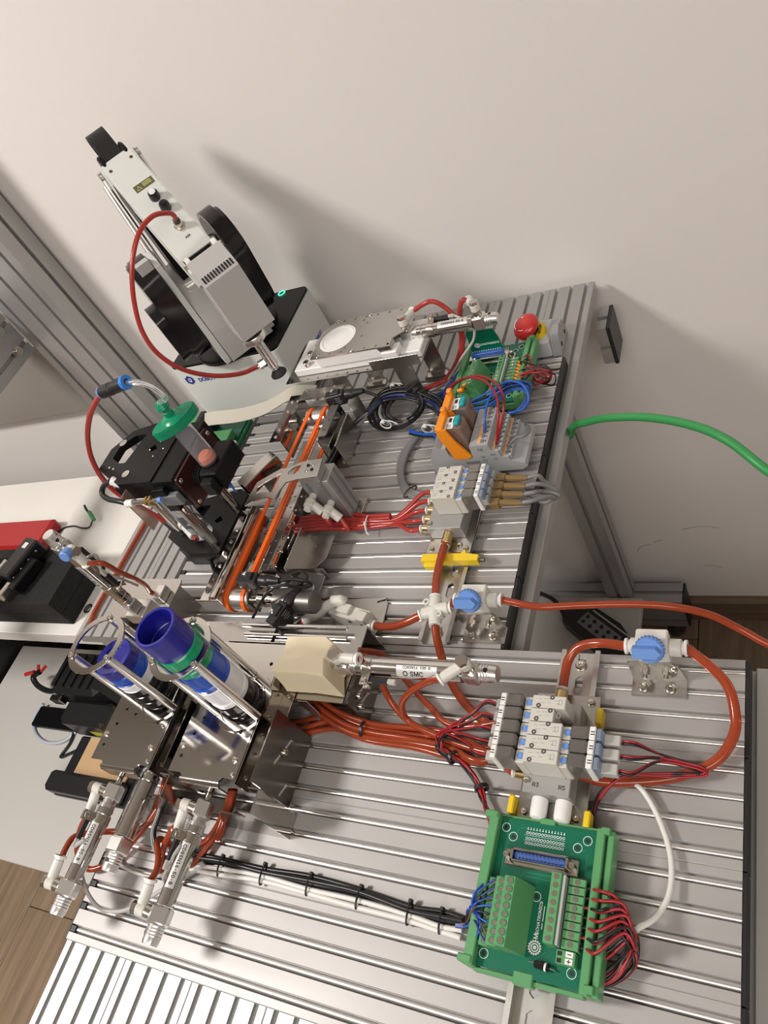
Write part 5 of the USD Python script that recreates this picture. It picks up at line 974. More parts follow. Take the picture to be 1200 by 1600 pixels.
for k in range(3):
    for c in range(2):
        a = np.array([-.1368, .2545 - (k + 2) * .0109 - .0052, .9227]) + [0, .0018 * (c - .5), 0]; ex = rng.uniform(-.004, .004)
        pth.append([a, a + [.010, 0, 0], at(1030, 1178 + 6 * k, .905), at(1082 + 8 * (c + k % 2), 1196 + 3 * k, .895) + [ex, 0, 0], at(1092 + 6 * c, 1208 + 2 * k, .890) + [ex, 0, 0], at(1050, 1208 + 3 * k, .892), at(980, 1212, .892 + .001 * c), jit(at(945, 1235, .889), .001), jit(at(930, 1265, .887), .001), jit(at(926, 1300, .8875), .001)])
wires('valve_wire', lambda i, c: c + ' wire looping from the ' + ORD[i // 2] + ' right plug from the back of the front manifold', 'wire', pth, .00095, [BLKW, REDW], 'right valve wires of the front manifold')
# wires of the front board
pth = []
for k in range(14):
    v = .0242 + (k // 2 if k < 14 else k) * .0062; a = np.array([-.230 + .0762, .066 + v, .9035]); s = rng.uniform(-1, 1)
    pth.append([a + [-.006, 0, .003], a + [.004, 0, .003], np.array([-.1410, .066 + v - .002, .913 + .002 * (k % 3)]), at(962 + 10 * s + 4 * (k % 4), 1395 + (7 - k // 2) * 9, .914), at(985 + 8 * s, 1440 + (7 - k // 2) * 6, .907), at(985 + 8 * s, 1478 + 5 * (k % 3), .898), at(962 + 9 * s, 1512 + 5 * (k % 4), .891), at(930, 1528 + 4 * (k % 4), .8875), at(900, 1530, .886)])
wires('board_wire', lambda i, c: c + ' wire from the ' + ORD[i // 2] + ' right terminal from the camera on the front board', 'wire', pth, .0011, [BLKW, REDW], 'right wires of the front board')
pth = []
for k in range(8):
    s = rng.uniform(-1, 1); pth.append([at(905, 1512 - 6 * k, .889), at(940 + 6 * s, 1500 - 9 * k, .893 + .001 * k), at(975 + 8 * s, 1470 - 6 * k, .899), at(992 + 5 * s, 1462 + 4 * k, .897), at(990 + 6 * s, 1495 + 3 * k, .891), at(955 + 6 * s, 1530 + 1.5 * k, .887), at(905, 1536, .886)])
wires('board_wire', lambda i, c: ORD[i] + ' spare ' + ('red', 'black')[i % 2] + ' wire turn from below right of the front board', 'wire', pth, .0011, [REDW, BLKW], 'spare wire turns at the front board')
pth = []
for k in range(16):
    row = k % 2; v = .0150 + (k // 2) * .0055; a = np.array([-.230 + (.0064 if row else .0141), .066 + v, .9002 + (.004 if row else .0105)])
    pth.append([a, a + [-.003, 0, .001], at(745 + rng.uniform(-6, 8), 1400 + (7 - k // 2) * 6, .909 + .002 * row), at(732 + rng.uniform(-3, 6), 1425 + rng.uniform(-6, 12), .899), at(728, 1445 + rng.uniform(-3, 3), .889), at(712, 1446 + rng.uniform(-3, 3), .8865)])
wires('board_wire', lambda i, c: c + ' wire of the ' + ORD[i // 2] + (' upper', ' lower')[i % 2] + ' left terminal from the camera, front board', 'wire', pth, .00075, [NAVW, BLUW, BRNW, NAVW, BLUW, NAVW, BLKW], 'left wires of the front board')
trk = [(724, 1446), (690, 1437), (640, 1424), (562, 1400), (484, 1380), (412, 1364), (346, 1351), (300, 1345), (276, 1352)]
for i, (m, dy, dz, l) in enumerate(((BLKW, .0045, 0, 'upper black cable of the tied bundle lying across the front plate'), (BLKW, .0012, .0030, 'black cable on top of the tied bundle lying across the front plate'), (BLKW, .0008, -.0008, 'middle black cable of the tied bundle lying across the front plate'), (WHTW, -.0035, 0, 'white cable of the tied bundle lying across the front plate'), (WHTW, -.0075, 0, 'lower white cable of the tied bundle lying across the front plate'))):
    hose('cable', l, 'cable', [at(*p, .8832) + [0, dy + (.0012 * math.sin(k * 2.1 + i)), dz] for k, p in enumerate(trk)], .0021, m)
tl = ['rightmost black tie at the board end of the cable bundle', 'second black tie from the board on the cable bundle', 'third black tie from the board on the cable bundle', 'fourth black tie from the board on the cable bundle', 'fifth black tie from the board on the cable bundle', 'leftmost black tie on the cable bundle near the cylinders']
for k, (p, q) in enumerate(((1, 0), (2, 1), (3, 2), (4, 3), (5, 4), (6, 5))): c_ = at(*trk[p], .8845) + [0, -.0012, 0]; d_ = unit(at(*trk[q], .8845) - c_); solo('cable_tie', G(frame(c_, d_, z=(0, 0, 1))).tube([(0, .0085 * math.cos(a), .0035 * math.sin(a)) for a in np.linspace(0, 2 * math.pi, 17)], .0008, 6, 0).box((0, .0082, .0015), (.003, .003, .004), .0005), BLK, tl[k], 'cable tie')
hose('cable', 'pale grey cable in an arc on the right of the front terminal board', 'cable', [(985, 1218, .887), (1008, 1240, .8870), (1032, 1285, .8868), (1048, 1340, .8872), (1046, 1395, .8885), (1025, 1432, .892), (998, 1450, .894), (975, 1465, .890)], .0021, WHTW)
# hoses and cables of the two front magazines
Z5 = lambda x, y, z: (40 + x / 4.286, 1220 + y / 4.286, z)
hose('pneumatic_hose', 'orange hose from the head fitting of the right front cylinder', 'hose', [eR['a'][0], Z5(985, 320, .918), Z5(935, 420, .908), Z5(910, 520, .896), Z5(905, 600, .890), Z5(980, 520, .8870), Z5(1100, 560, .8865), Z5(1190, 480, .8865), Z5(1290, 330, .887), Z5(1330, 200, .889)], .0029, ORG_T)
hose('pneumatic_hose', 'orange hose from the tail fitting of the right front cylinder', 'hose', [eR['b'][0], Z5(880, 590, .926), Z5(890, 500, .918), Z5(880, 420, .908), Z5(905, 390, .900), Z5(990, 435, .892), Z5(1100, 440, .890), Z5(1210, 400, .889), Z5(1310, 260, .889), Z5(1350, 180, .890)], .0029, ORG_T)
hose('pneumatic_hose', 'orange hose from the head fitting of the far left front cylinder', 'hose', [eL['a'][0], Z5(372, 310, .918), Z5(348, 420, .906), Z5(358, 520, .895), Z5(420, 590, .888), Z5(520, 570, .8868), Z5(640, 490, .8868), Z5(740, 380, .888), Z5(830, 270, .890), Z5(890, 180, .892)], .0029, ORG_T)
hose('pneumatic_hose', 'orange hose from the tail fitting of the far left front cylinder', 'hose', [eL['b'][0], Z5(225, 560, .926), Z5(262, 465, .918), Z5(320, 380, .910), Z5(420, 350, .900), Z5(560, 340, .893), Z5(700, 340, .891), Z5(800, 300, .890), Z5(880, 200, .890)], .0029, ORG_T)
for i, (x, y) in enumerate(((880, 160), (905, 170), (930, 150))): hose('pneumatic_hose', ORD[i] + ' orange hose from the left rising between the two magazines', 'hose', [Z5(x - 60, y + 110, .887 + .003 * i), Z5(x, y, .889 + .002 * i), Z5(x + 40, y - 120, .892), Z5(x + 70, y - 240, .895)], .0028, ORG_T, 'orange hoses between the magazines')
for i in range(3): hose('pneumatic_hose', ORD[i] + ' orange hose from the left rising under the right magazine', 'hose', [Z5(1250 + 20 * i, 400, .8865), Z5(1300 + 18 * i, 270, .889), Z5(1345 + 16 * i, 170, .895), Z5(1375 + 14 * i, 60, .905)], .0028, ORG_T, 'orange hoses under the right magazine')
hose('sensor_cable', 'grey sensor cable of the right front cylinder running back to the cable bundle', 'cable', [eR['s'][0], Z5(1040, 430, .930), Z5(1000, 520, .918), Z5(940, 610, .902), Z5(930, 670, .889), Z5(1020, 650, .8838), Z5(1120, 590, .8836), at(320, 1350, .8836)], .0016, LGRW)
hose('sensor_cable', 'grey sensor cable of the far left cylinder hanging in a big bow', 'cable', [eL['s'][0], Z5(395, 400, .930), Z5(368, 490, .922), Z5(375, 620, .912), Z5(420, 760, .903), Z5(500, 855, .896), Z5(610, 875, .892), Z5(720, 845, .889), Z5(900, 740, .8865), Z5(1060, 650, .8840), at(322, 1352, .8840)], .0019, LGRW)
hose('sensor_cable', 'grey cable in a flat bow under the plain thicker cylinder', 'cable', [Z5(600, 490, .8850), Z5(650, 570, .8842), Z5(750, 620, .8838), Z5(860, 640, .8836), Z5(1000, 610, .8836), at(318, 1347, .8838)], .0016, LGRW)
for i in range(2): hose('cable', ('black', 'grey')[i] + ' cable hanging behind the right front cylinder' , 'cable', [at(276 - 2 * i, 1352, .8838 + .003 * i), Z5(960 - 14 * i, 540, .886 + .003 * i), Z5(890 - 20 * i, 470, .890 + .002 * i), Z5(860 - 10 * i, 350, .894), Z5(900 - 10 * i, 220, .898), Z5(930 - 10 * i, 120, .900)], .0021, (BLKW, GRYW)[i], 'cables behind the right front cylinder')
# red hoses of the back plate
FB = [np.array([-.3745, .5035 - k * .0125, .899]) for k in range(5)]
for k in range(5): hose('pneumatic_hose', 'red hose of the ' + ORD[k] + ' brass fitting, from the back, of the four valve manifold', 'hose', [FB[k], FB[k] + [-.014, -.002, 0], at(620, 808 + k * 3, .890), at(578, 814 + k * 2.5, .8868) + [0, 0, .0022 * (k % 2)], at(540, 812 + 4 * k, .8868) + [0, 0, .002 * ((k + 1) % 2)], at(500, 806 + 5 * k, .8868), at(460, 812 + 5 * k, .887)], .0026, RED_T, 'red hoses of the four valve manifold')
solo('cable_tie', G(frame(at(575, 816, .889), unit(at(590, 814, .889) - at(560, 818, .889)), z=(0, 0, 1))).tube([(0, .0095 * math.cos(a), .0052 * math.sin(a)) for a in np.linspace(0, 2 * math.pi, 17)], .0008, 6, 0).box((0, -.006, .005), (.003, .004, .004), .0006).tube([(0, -.008, .005), (.003, -.016, .004), (.006, -.020, .001)], .0008, 5, 3), ZIPW, 'white tie round the red hoses on the back plate', 'cable tie')
for k in range(2): hose('pneumatic_hose', 'red hose from the ' + ('upper', 'lower')[k] + ' fitting of the compact deflector actuator', 'hose', [ends_df[k], ends_df[k] + [.006, -.006, -.014], at(530, 800 + 8 * k, .8868), at(570, 806 + 6 * k, .8895), at(610, 805 + 4 * k, .893)], .0026, RED_T, 'red hoses of the deflector')
# robot hose, syringe hose
rp = lambda px, py, r: at_plane(px, py, rb(r, 0, 0), RB[:3, 0])
hose('pneumatic_hose', 'red hose looping from the air socket of the robot arm to its suction tool', 'hose', [AIR0, AIR0 + fn * .008, rp(262, 333, .125), rp(240, 337, .130), rp(221, 357, .135), rp(210, 388, .140), rp(206, 428, .145), rp(210, 474, .15), rp(222, 517, .155), rp(246, 552, .16), rp(285, 577, .165), rp(332, 587, .168), rp(375, 584, .168), TOOLF], .0030, RED_T)
ys = .4475
hose('clear_hose', 'short clear hose arching from the syringe cap to the black hose joiner', 'hose', [SYT, at_y(258, 622, ys), at_y(240, 606, ys), at_y(218, 598, ys), at_y(193, 598, ys)], .0030, CLEAR)
jn = thing('hose_joiner', 'black straight hose joiner with a blue collar left of the syringe', 'hose fitting', at_y(178, 604, ys)); ja, jb = at_y(194, 598.5, ys), at_y(160, 613, ys); jd = unit(jb - ja); jl = np.linalg.norm(jb - ja)
part(jn, 'joiner_body', G().lathe([(.0062, 0), (.0068, .001), (.0068, jl * .45), (.0062, jl * .47), (.0062, jl * .55), (.0068, jl * .57), (.0068, jl - .001), (.0060, jl)], ja, jd, 22), BLK)
part(jn, 'blue_collar', G().ring(ja - jd * .0045, jd, .0072, .0036, .0045, 22), mat('light_blue_collar', (.03, .22, .70), 0, .35)); part(jn, 'blue_collar', G().ring(jb, jd, .0064, .0034, .0020, 22), BLUEV)
hose('pneumatic_hose', 'red hose hanging from the black joiner down behind the dispenser', 'hose', [jb, at_y(150, 628, ys), at_y(140, 652, ys), at_y(137, 685, ys), at_y(144, 718, ys), at_y(162, 750, ys), at_y(188, 774, ys), at_y(225, 795, ys), at_y(258, 815, ys)], .0030, RED_T)
# station hoses
for k, (e, mid) in enumerate(((e_st['a'][0], [at_y(672, 471, .72), at_y(695, 480, .72), at_y(714, 500, .715)]), (e_st['b'][0], [at_y(722, 470, .712), at_y(718, 490, .712)]))):
    hose('pneumatic_hose', ('red hose arching from the front fitting of the station cylinder', 'red hose from the tail fitting of the station cylinder')[k], 'hose', [e] + mid + [at_y(721 + 2 * k, 530, .705), at_y(715 + 3 * k, 562, .700), at(698 + 2 * k, 590, .8875), at(672 + 3 * k, 604, .8868), at(640, 612, .8868)], .0030, RED_T)
hose('sensor_cable', 'grey sensor cable hanging from the station cylinder past the adapter board', 'cable', [e_st['s'][0], at_y(720, 497, .700), at_y(738, 506, .695), at_y(740, 530, .690), at_y(722, 558, .685), at(700, 592, .8865), at(670, 612, .885), at(640, 622, .884)], .0016, LGRW)
# grey cables with amber plugs on the four valve manifold
for k in range(4):
    a = np.array([-.2922, .5065 - k * .0109 - .0052, .9027 + .020 - .006]); pc = thing('amber_plug', ORD[k] + ' amber cable plug, counted from the back, of the four valve manifold', 'plug', a, 'amber plugs')
    part(pc, 'plug_body', G().bx(a[0] - .0005, a[0] + .010, a[1] - .0045, a[1] + .0045, a[2] - .006, a[2] + .004, .001), BROWNC); part(pc, 'plug_sleeve', G().lathe([(.0036, 0), (.0036, .012), (.0028, .022)], a + [.0102, 0, 0], (1, 0, -.08), 14), BROWNC)
    s_ = a + [.031, 0, -.002]; hose('grey_cable', 'grey cable bending back from the ' + ORD[k] + ' amber plug, counted from the back', 'cable', [s_, s_ + [.012, .002, 0], at(850 + 8 * (k % 2), 752 + 8 * k, .905), at(866 + 4 * (k % 3), 764 + 5 * k, .896), at(850, 785 - 3 * k, .892), at(800, 755 + 4 * k, .8875), at(770, 735, .887), at(720, 728, .8868), at(680, 738, .8862)], .0023, GRYW, 'grey cables of the four valve manifold')
for k in range(3): hose('grey_cable', ORD[k] + ' grey cable, from inside out, of the bow left of the relay sockets', 'cable', [at(672, 660, .885), at(655 - 4 * k, 680 + 3 * k, .8852), at(638 - 5 * k, 705 + 2 * k, .8852), at(629 - 3 * k, 735, .8852), at(634 - 2 * k, 758 + 3 * k, .8852), at(652, 770 + 4 * k, .8852), at(685, 768 + 5 * k, .8845)], .0027, GRYW, 'grey cable bow')
solo('cable_tie', G(frame(at(641, 768, .886), unit(at(655, 775, .886) - at(630, 755, .886)), z=(0, 0, 1))).tube([(0, .0095 * math.cos(a), .0045 * math.sin(a)) for a in np.linspace(0, 2 * math.pi, 15)], .0008, 6, 0), BLK, 'black tie round the grey cable bow', 'cable tie')
# black cable coil under the station
cz = lambda t, a, b, o, z: [at(o[0] + a * math.cos(u), o[1] + b * math.sin(u) - .25 * a * math.cos(u), z + .006 * math.sin(2 * u + t)) for u in np.linspace(0 + t, 5.6 + t, 15)]
for k in range(6): hose('black_cable', ORD[k] + ' cable turn, from outside in, of the coil under the station', 'cable', cz(.4 * k, 44 - 4 * k, 34 - 3 * k, (620 + 2 * k, 636), .890 + .0055 * k), .0022, BLKW if k != 3 else GRYW, 'cable coil under the station')
for k in range(4): hose('black_cable', ORD[k] + ' thin cable from the back running from the coil to the relay sockets', 'cable', [at(575, 640 + 4 * k, .9), at(600, 612 + 5 * k, .908 + .003 * k), at(640, 606 + 6 * k, .912), at(680, 618 + 8 * k, .905), at(695, 640 + 10 * k, .898), at(690, 660 + 8 * k, .893)], .0019, (BLKW, BLKW, NAVW, BLKW)[k], 'black cables to the relays')
for k in range(4): hose('black_cable', ORD[k] + ' cable from the right running down beside the conveyor far end', 'cable', [at(585, 640, .892), at(560, 655 + 3 * k, .889), at(540 - 2 * k, 680, .886), at(527 - 3 * k, 710, .885), at(512 - 3 * k, 735, .885)], .0024, (BLKW, GRYW, BLKW, GRYW)[k], 'cables beside the conveyor')
for p, l in (((603, 663), 'white tie low on the black cable coil'), ((668, 670), 'white tie next to the relay sockets'), ((618, 605), 'white tie on top of the black cable coil')):
    c_ = at(*p, .905); solo('cable_tie', G().tube([c_ + [.007 * math.cos(a), 0, .007 * math.sin(a)] for a in np.linspace(0, 2 * math.pi, 13)], .0010, 6, 0).box(c_ + [0, -.002, .007], (.005, .005, .004), .0008).tube([c_ + [0, 0, .007], c_ + [.012, -.004, .008], c_ + [.020, -.006, .004]], .0009, 5, 3), ZIPW, l, 'cable tie')
hose('sensor_cable', 'black cable from the near conveyor sensor looping over the motor', 'cable', [LS1[:3, :3] @ [.039, 0, .001] + LS1[:3, 3], at(455, 905, .957), at(478, 908, .950), at(487, 914, .940), at(470, 918, .945), at(440, 915, .958), at(415, 930, .955), at(395, 965, .93)], .0016, BLKW)
hose('sensor_cable', 'black cable from the tilted motor sensor', 'cable', [LS2[:3, :3] @ [.039, 0, .001] + LS2[:3, 3], at(468, 912, .945), at(480, 903, .940), at(470, 892, .925), at(440, 896, .9), at(430, 880, .889)], .0018, BLKW)
hose('sensor_cable', 'black cable from the far conveyor sensor to the coil', 'cable', [LS3[:3, :3] @ [.039, 0, .001] + LS3[:3, 3], at(570, 612, .944), at(590, 620, .935), at(600, 640, .915), at(590, 660, .9)], .0020, BLKW)
for k in range(2): hose('black_cable', ('right', 'left')[k] + ' black cable under the gusset beside the belts', 'cable', [at(482 - 6 * k, 800, .8845), at(470 - 6 * k, 835, .8845), at(458 - 6 * k, 860, .886), at(462 - 10 * k, 880, .889)], .0026, BLKW, 'cables under the conveyor gusset')
# wires of the relay sockets and the far board
J1 = np.array([-.3115, .5515, .931])
for k, (m, p, l) in enumerate(((REDW, [(-.3008, .5470, .9205), (778, 655, .945), (776, 620, .958), (758, 596, .962), (730, 590, .955), (705, 603, .93), (695, 622, .905)], 'red jumper wire arching high over the relays, front one'), (REDW, [(-.3008, .5540, .9205), (787, 640, .945), (783, 610, .956), (765, 592, .960), (738, 588, .954), (712, 600, .93), (700, 620, .905)], 'red jumper wire arching high over the relays, rear one'), (BLUW, [(-.3125, .5560, .931), (758, 650, .945), (766, 620, .952), (790, 597, .950), (815, 600, .944), (826, 620, .936), (815, 640, .925), (770, 648, .915), (740, 640, .912)], 'blue jumper wire rising from the first terminal step'))):
    hose('jumper_wire', l, 'wire', p, .0014, m, n=8)
for k in range(6):
    a = 2 * k; hose('jumper_wire', ORD[k] + ' wire turn from below of the blue loops over the far board', 'wire', [at(720 + a, 640 - a, .908 + .002 * k), at(760, 640 - 5 * k, .914 + .003 * k), at(795, 612 - 3 * k, .925 + .003 * k), at(818 + a, 610 - 2 * k, .925), at(826 + a - 3 * k, 625, .918), at(812 - 2 * k, 640 + k, .912), at(775, 648 + k, .908), at(748, 650, .905)], .0013, (BLUW, BLUW, BLKW, BLUW, BLKW, BLUW)[k], 'wire loops over the far board')
ph = []
for k in range(8):
    v = .0242 + (k % 8) * .0056; a = np.array([-.383 + .0765, .635 + v, .9035]); s = rng.uniform(-1, 1)
    f_ = thing('wire_ferrule', ORD[k] + ' orange wire sleeve from the camera on the far board', 'wire sleeve', a, 'orange wire sleeves') if k < 7 else None
    if f_: part(f_, 'sleeve', G().cyl(a + [-.004, 0, .004], a + [.003, 0, .003], .0019, 10, b=.0003), ORNG)
    ph.append([a + [.003, 0, .003], a + [.012, .001, .003 + .001 * k % .004], at(842 + 5 * s, 570 + 3 * k, .908), at(858 + 10 * s, 580 + 2 * k, .903), at(850 + 14 * s, 596 + 2 * (k % 4), .892), at(832, 592, .887)])
wires('board_wire', lambda i, c: c + ' wire from the ' + ORD[i] + ' right terminal, from the camera, of the far board', 'wire', ph, .0010, [BLKW, REDW, REDW], 'right wires of the far board')
hose('board_wire', 'black wire reaching furthest right from the far board', 'wire', [(-.3030, .688, .907), at(815, 565, .912), at(840, 572, .915), at(862, 577, .91), at(876, 576, .905)], .0010, BLKW)
hose('board_wire', 'red wire reaching furthest right from the far board', 'wire', [(-.3030, .668, .907), at(822, 583, .910), at(845, 582, .912), at(872, 577, .905)], .0010, REDW)
pth = []
for k in range(8):
    v = .0150 + (k % 8) * .0055; a = np.array([-.383 + .0064, .635 + v, .9042]); pth.append([a, a + [-.005, 0, 0], at(722 - 2 * k, 575 + 5 * k, .900), at(705 - 2 * k, 595 + 4 * k, .894), at(690, 612 + 2 * k, .888), at(668, 622 + 2 * k, .886)])
wires('board_wire', lambda i, c: c + ' wire of the ' + ORD[i] + ' left terminal from the camera, far board', 'wire', pth, .0009, [NAVW, BLUW, NAVW], 'left wires of the far board')
for p in ((724, 603), (716, 611)): solo('wire_ferrule', G().cyl(at(*p, .918), at(p[0] + 8, p[1] - 3, .920), .0030, 12, b=.0005), ORNG, ('upper', 'lower')[p[0] < 720] + ' orange wire sleeve between the orange clips and the far board', 'wire sleeve')
for k in range(3): hose('jumper_wire', ('upper blue wire entering the left side of the relay sockets', 'lower blue wire entering the left side of the relay sockets', 'black wire entering the left side of the relay sockets')[k], 'wire', [at(640, 672 + 3 * k, .890), at(660, 678 + 2 * k, .900), at(680, 680 + 2 * k, .908), (-.3760, .5450 + .004 * k, .918)], .0015, (BLUW, BLUW, BLKW)[k])
hose('jumper_wire', 'grey cable end with white wire curling at the lowest terminal step', 'wire', [(-.2945, .5520, .909), at(805, 685, .915), at(820, 680, .915), at(828, 672, .91), at(822, 664, .902), at(806, 662, .897)], .0016, GRYW)
hose('green_cable', 'bright green cable leaving the table edge to the right', 'cable', [(-.275, .640, .836), (-.254, .628, .840), at_y(896, 666, .615), at_y(915, 660, .60), at_y(950, 653, .58), at_y(1010, 652, .56), at_y(1080, 664, .53), at_y(1140, 690, .50), at_y(1230, 755, .46), (.06, .45, .86), (.20, .47, .70), (.32, .52, .40), (.38, .58, .12), (.42, .66, .012), (.62, .72, .006)], .0042, GRNW)
# hoses at the upright cylinder
hose('pneumatic_hose', 'orange hose from the blue throttle screw down to the lift bench', 'hose', [eV['b'][0], (160, 880, 1.040), (185, 893, 1.010), (212, 905, .975), (228, 915, .945), (236, 928, .92), (240, 940, .89)], .0028, ORG_T)
hose('pneumatic_hose', 'orange hose running low along the left edge of the work table', 'hose', [(234, 805, .868), (205, 855, .868), (185, 890, .868), (165, 925, .868), (148, 955, .868), (140, 975, .868)], .0030, ORG_T)
hose('sensor_cable', 'grey sensor cable bow behind the upright cylinder', 'cable', [eV['s'][0], (150, 868, 1.035), (135, 872, 1.03), (130, 880, 1.02), (150, 890, 1.0), (190, 905, .97), (215, 915, .945)], .0016, LGRW)
# ---------------------------------------------------------------- small things at the back left of the plates
rt = thing('ribbon_cable', 'flat beige ribbon cable with a black connector behind the dispenser', 'cable', (-.72, .67, .905))
cl_ = spline([(-.796, .672, .905), (-.770, .667, .910), (-.720, .668, .908), (-.670, .670, .914), (-.630, .684, .920), (-.605, .697, .905)], 8); n = len(cl_)
dn = np.array([unit([-.25 * math.sin(k / n * 2), -.88, -.42]) for k in range(n)]) * .0105; up_ = np.array([0, -.0004, .0009])
rg = np.stack([cl_ - dn + up_, cl_ + dn + up_, cl_ + dn - up_, cl_ - dn - up_], 1).reshape(-1, 3)
q = np.array([[k * 4 + j, k * 4 + (j + 1) % 4, k * 4 + 4 + (j + 1) % 4, k * 4 + 4 + j] for k in range(n - 1) for j in range(4)] + [[0, 1, 2, 3], [n * 4 - 1, n * 4 - 2, n * 4 - 3, n * 4 - 4]])
part(rt, 'ribbon', G().raw(rg, np.vstack([q[:, [0, 1, 2]], q[:, [0, 2, 3]]])), mat('beige_ribbon', (.55, .52, .43), 0, .5)); part(rt, 'connector', G().box((-.801, .672, .904), (.010, .028, .014), .001, None), BLK)
ib = thing('interface_module', 'small green interface module on a rail between robot base and dispenser', 'circuit board', (-.79, .66, TT))
part(ib, 'base_rail', G().bx(-.852, -.742, .630, .700, TT + .0006, TT + .008, .001), TERMD)
part(ib, 'circuit_board', G().bx(-.848, -.746, .634, .697, TT + .0085, TT + .0105, .0003), PCB)
for x0, x1, y0, y1, h in ((-.846, -.812, .668, .695, .030), (-.846, -.812, .640, .664, .024), (-.786, -.750, .634, .664, .024)):
    b = part(ib, 'terminal_block', G().bx(x0, x1, y0, y1, TT + .011, TT + h, .0008), TERM); g = G()
    for k in range(6): xx = x0 + .0035 + k * (x1 - x0 - .007) / 5; g.bx(xx - .0012, xx + .0012, y0 - .0003, y0 + .0012, TT + .014, TT + h - .004, .0002)
    part(b, 'wire_entry', g, TERMD, kind='stuff')
part(ib, 'socket', G().bx(-.812, -.796, .655, .690, TT + .011, TT + .034, .0008), BLKG)
solo('rail_stop', G().bx(-.762, -.722, .612, .6165, TT + .0006, TT + .006, .0008), BLK, 'short black strip on the table left of the back plate', 'strip')
fs_ = thing('flow_sensor', 'thin sensor with brass nut and blue tip under the dispenser head', 'sensor', at_y(228, 781, .398))
a, b = at_y(198, 787, .398), at_y(253, 780.5, .398); d = unit(b - a); L = np.linalg.norm(b - a)
part(fs_, 'barrel', G().cyl(a + d * .010, b - d * .004, .0028, 14), CHROME); part(fs_, 'ribbed_end', G().lathe([(.0042 + .0004 * (k % 2), .0014 * k) for k in range(9)], a, d, 14), WHT); part(fs_, 'nut', G().hex(a + d * L * .58, a + d * L * .64, .0056).hex(a + d * L * .68, a + d * L * .74, .0056), BRASS); part(fs_, 'blue_tip', G().cyl(b - d * .005, b, .0031, 12), BLUEV)
part(fs_, 'bracket', G().bx(-.668, -.6665, .400, .4130, .985, 1.044, .0003), CLRP)
fs2 = thing('hose_plug', 'short white ribbed plug on a bent black hose left of the dispenser', 'plug', at_y(184, 754, .42)); a, b = at_y(174, 751, .42), at_y(192, 757, .42); d = unit(b - a)
part(fs2, 'ribbed_body', G().lathe([(.0050 + .0005 * (k % 2), .0016 * k) for k in range(8)], a, d, 14), WHT); part(fs2, 'tip', G().cyl(a + d * .0125, b, .0026, 12), NICKEL)
hose('black_hose', 'bent black hose joining the ribbed plug and the thin sensor', 'hose', [at_y(173, 752, .42), at_y(162, 760, .418), at_y(160, 772, .412), at_y(170, 780, .405), at_y(185, 783, .400), at_y(197, 786, .398)], .0032, BLK)
fit_ = thing('elbow_fitting', 'white elbow hose fitting at the foot of the dispenser', 'hose fitting', at(290, 822, .93)); p0, p1, p2 = at(283, 812, .940), at(290, 822, .936), at(304, 838, .930)
part(fit_, 'body', G().cyl(p0, p1, .0078, 18, b=.001).cyl(p1, p2, .0062, 16, b=.0006), FIT); part(fit_, 'hose_end', G().cyl(p2, p2 + unit(p2 - p1) * .006, .0036, 12), RED_T)
for k in range(3): hose('black_cable', ('upper', 'middle', 'lower')[k] + ' black cable running down beside the dispenser posts', 'cable', [at(232 + 8 * k, 800 + 2 * k, .93 - .01 * k), at(258 + 5 * k, 818, .915), at(280 + 4 * k, 838 + 2 * k, .90), at(318 + 3 * k, 868, .8905), at(334, 884 + 3 * k, .888)], .0022, BLKW, 'black cables at the dispenser foot')
# ---------------------------------------------------------------- on the white desk
fm = thing('foam_tray', 'black foam tray with cut recesses on the white desk', 'foam tray', (-1.2, .46, DZ))
fo = sbox(-1.60, .405, -1.048, .515); cut = [sbox(-1.30, .470, -1.215, .4950), sbox(-1.20, .425, -1.185, .46), sbox(-1.135, .45, -1.12, .49), sbox(-1.50, .43, -1.23, .462)]
for c in cut: fo = fo.difference(c.buffer(.002))
part(fm, 'foam_base', G().bx(-1.60, -1.048, .405, .515, DZ + .0004, DZ + .03, .002), FOAM); part(fm, 'foam_top', G().prism(fo, .030, frame((0, 0, DZ + .0302))), FOAM)
solo('red_case', G().bx(-1.75, -1.228, .545, .612, DZ + .0006, DZ + .026, .006), REDBOX, 'dark red case behind the black foam tray on the desk', 'case')
gp = thing('gripper', 'black electric gripper with a white label lying on the foam tray', 'gripper', (-1.2, .45, DZ + .061)); F = frame(at(38, 866, .835), at(10, 900, .835) - at(38, 866, .835), z=(0, 0, 1))
part(gp, 'body', G(F).box((.010, 0, -.006), (.075, .034, .030), .003), BLK); part(gp, 'side_plate', G(F).box((.012, .0185, -.006), (.070, .002, .022), .0006), BLKG)
part(gp, 'white_label', G(F).box((-.012, .0, .0092), (.011, .011, .0003), .0001), PAPER)
part(gp, 'slide_block', G(F).box((.030, .030, -.010), (.060, .020, .018), .002), BLKA); part(gp, 'guide_tube', G(F).cyl((.020, -.030, -.004), (.10, -.026, -.004), .009, 18), ALUB)
part(gp, 'jaw', G(F).box((.065, .012, -.010), (.030, .012, .012), .0012), NICKEL)
for k in range(4): part(gp, 'screw', G(F).screw((-.012 + .018 * k, .0196, -.002), (0, 1, 0), .0022, .0014), NICKEL)
lp = thing('clip_microphone', 'small dark clip with a thin black lead on the white desk', 'clip', at(142, 805, DZ))
part(lp, 'lead', G().tube([at(92, 832, DZ + .003), at(100, 825, DZ + .002), at(115, 822, DZ + .002), at(128, 825, DZ + .002), at(139, 824, DZ + .003), at(144, 815, DZ + .006), at(146, 808, DZ + .012)], .0014, 8), BLKW)
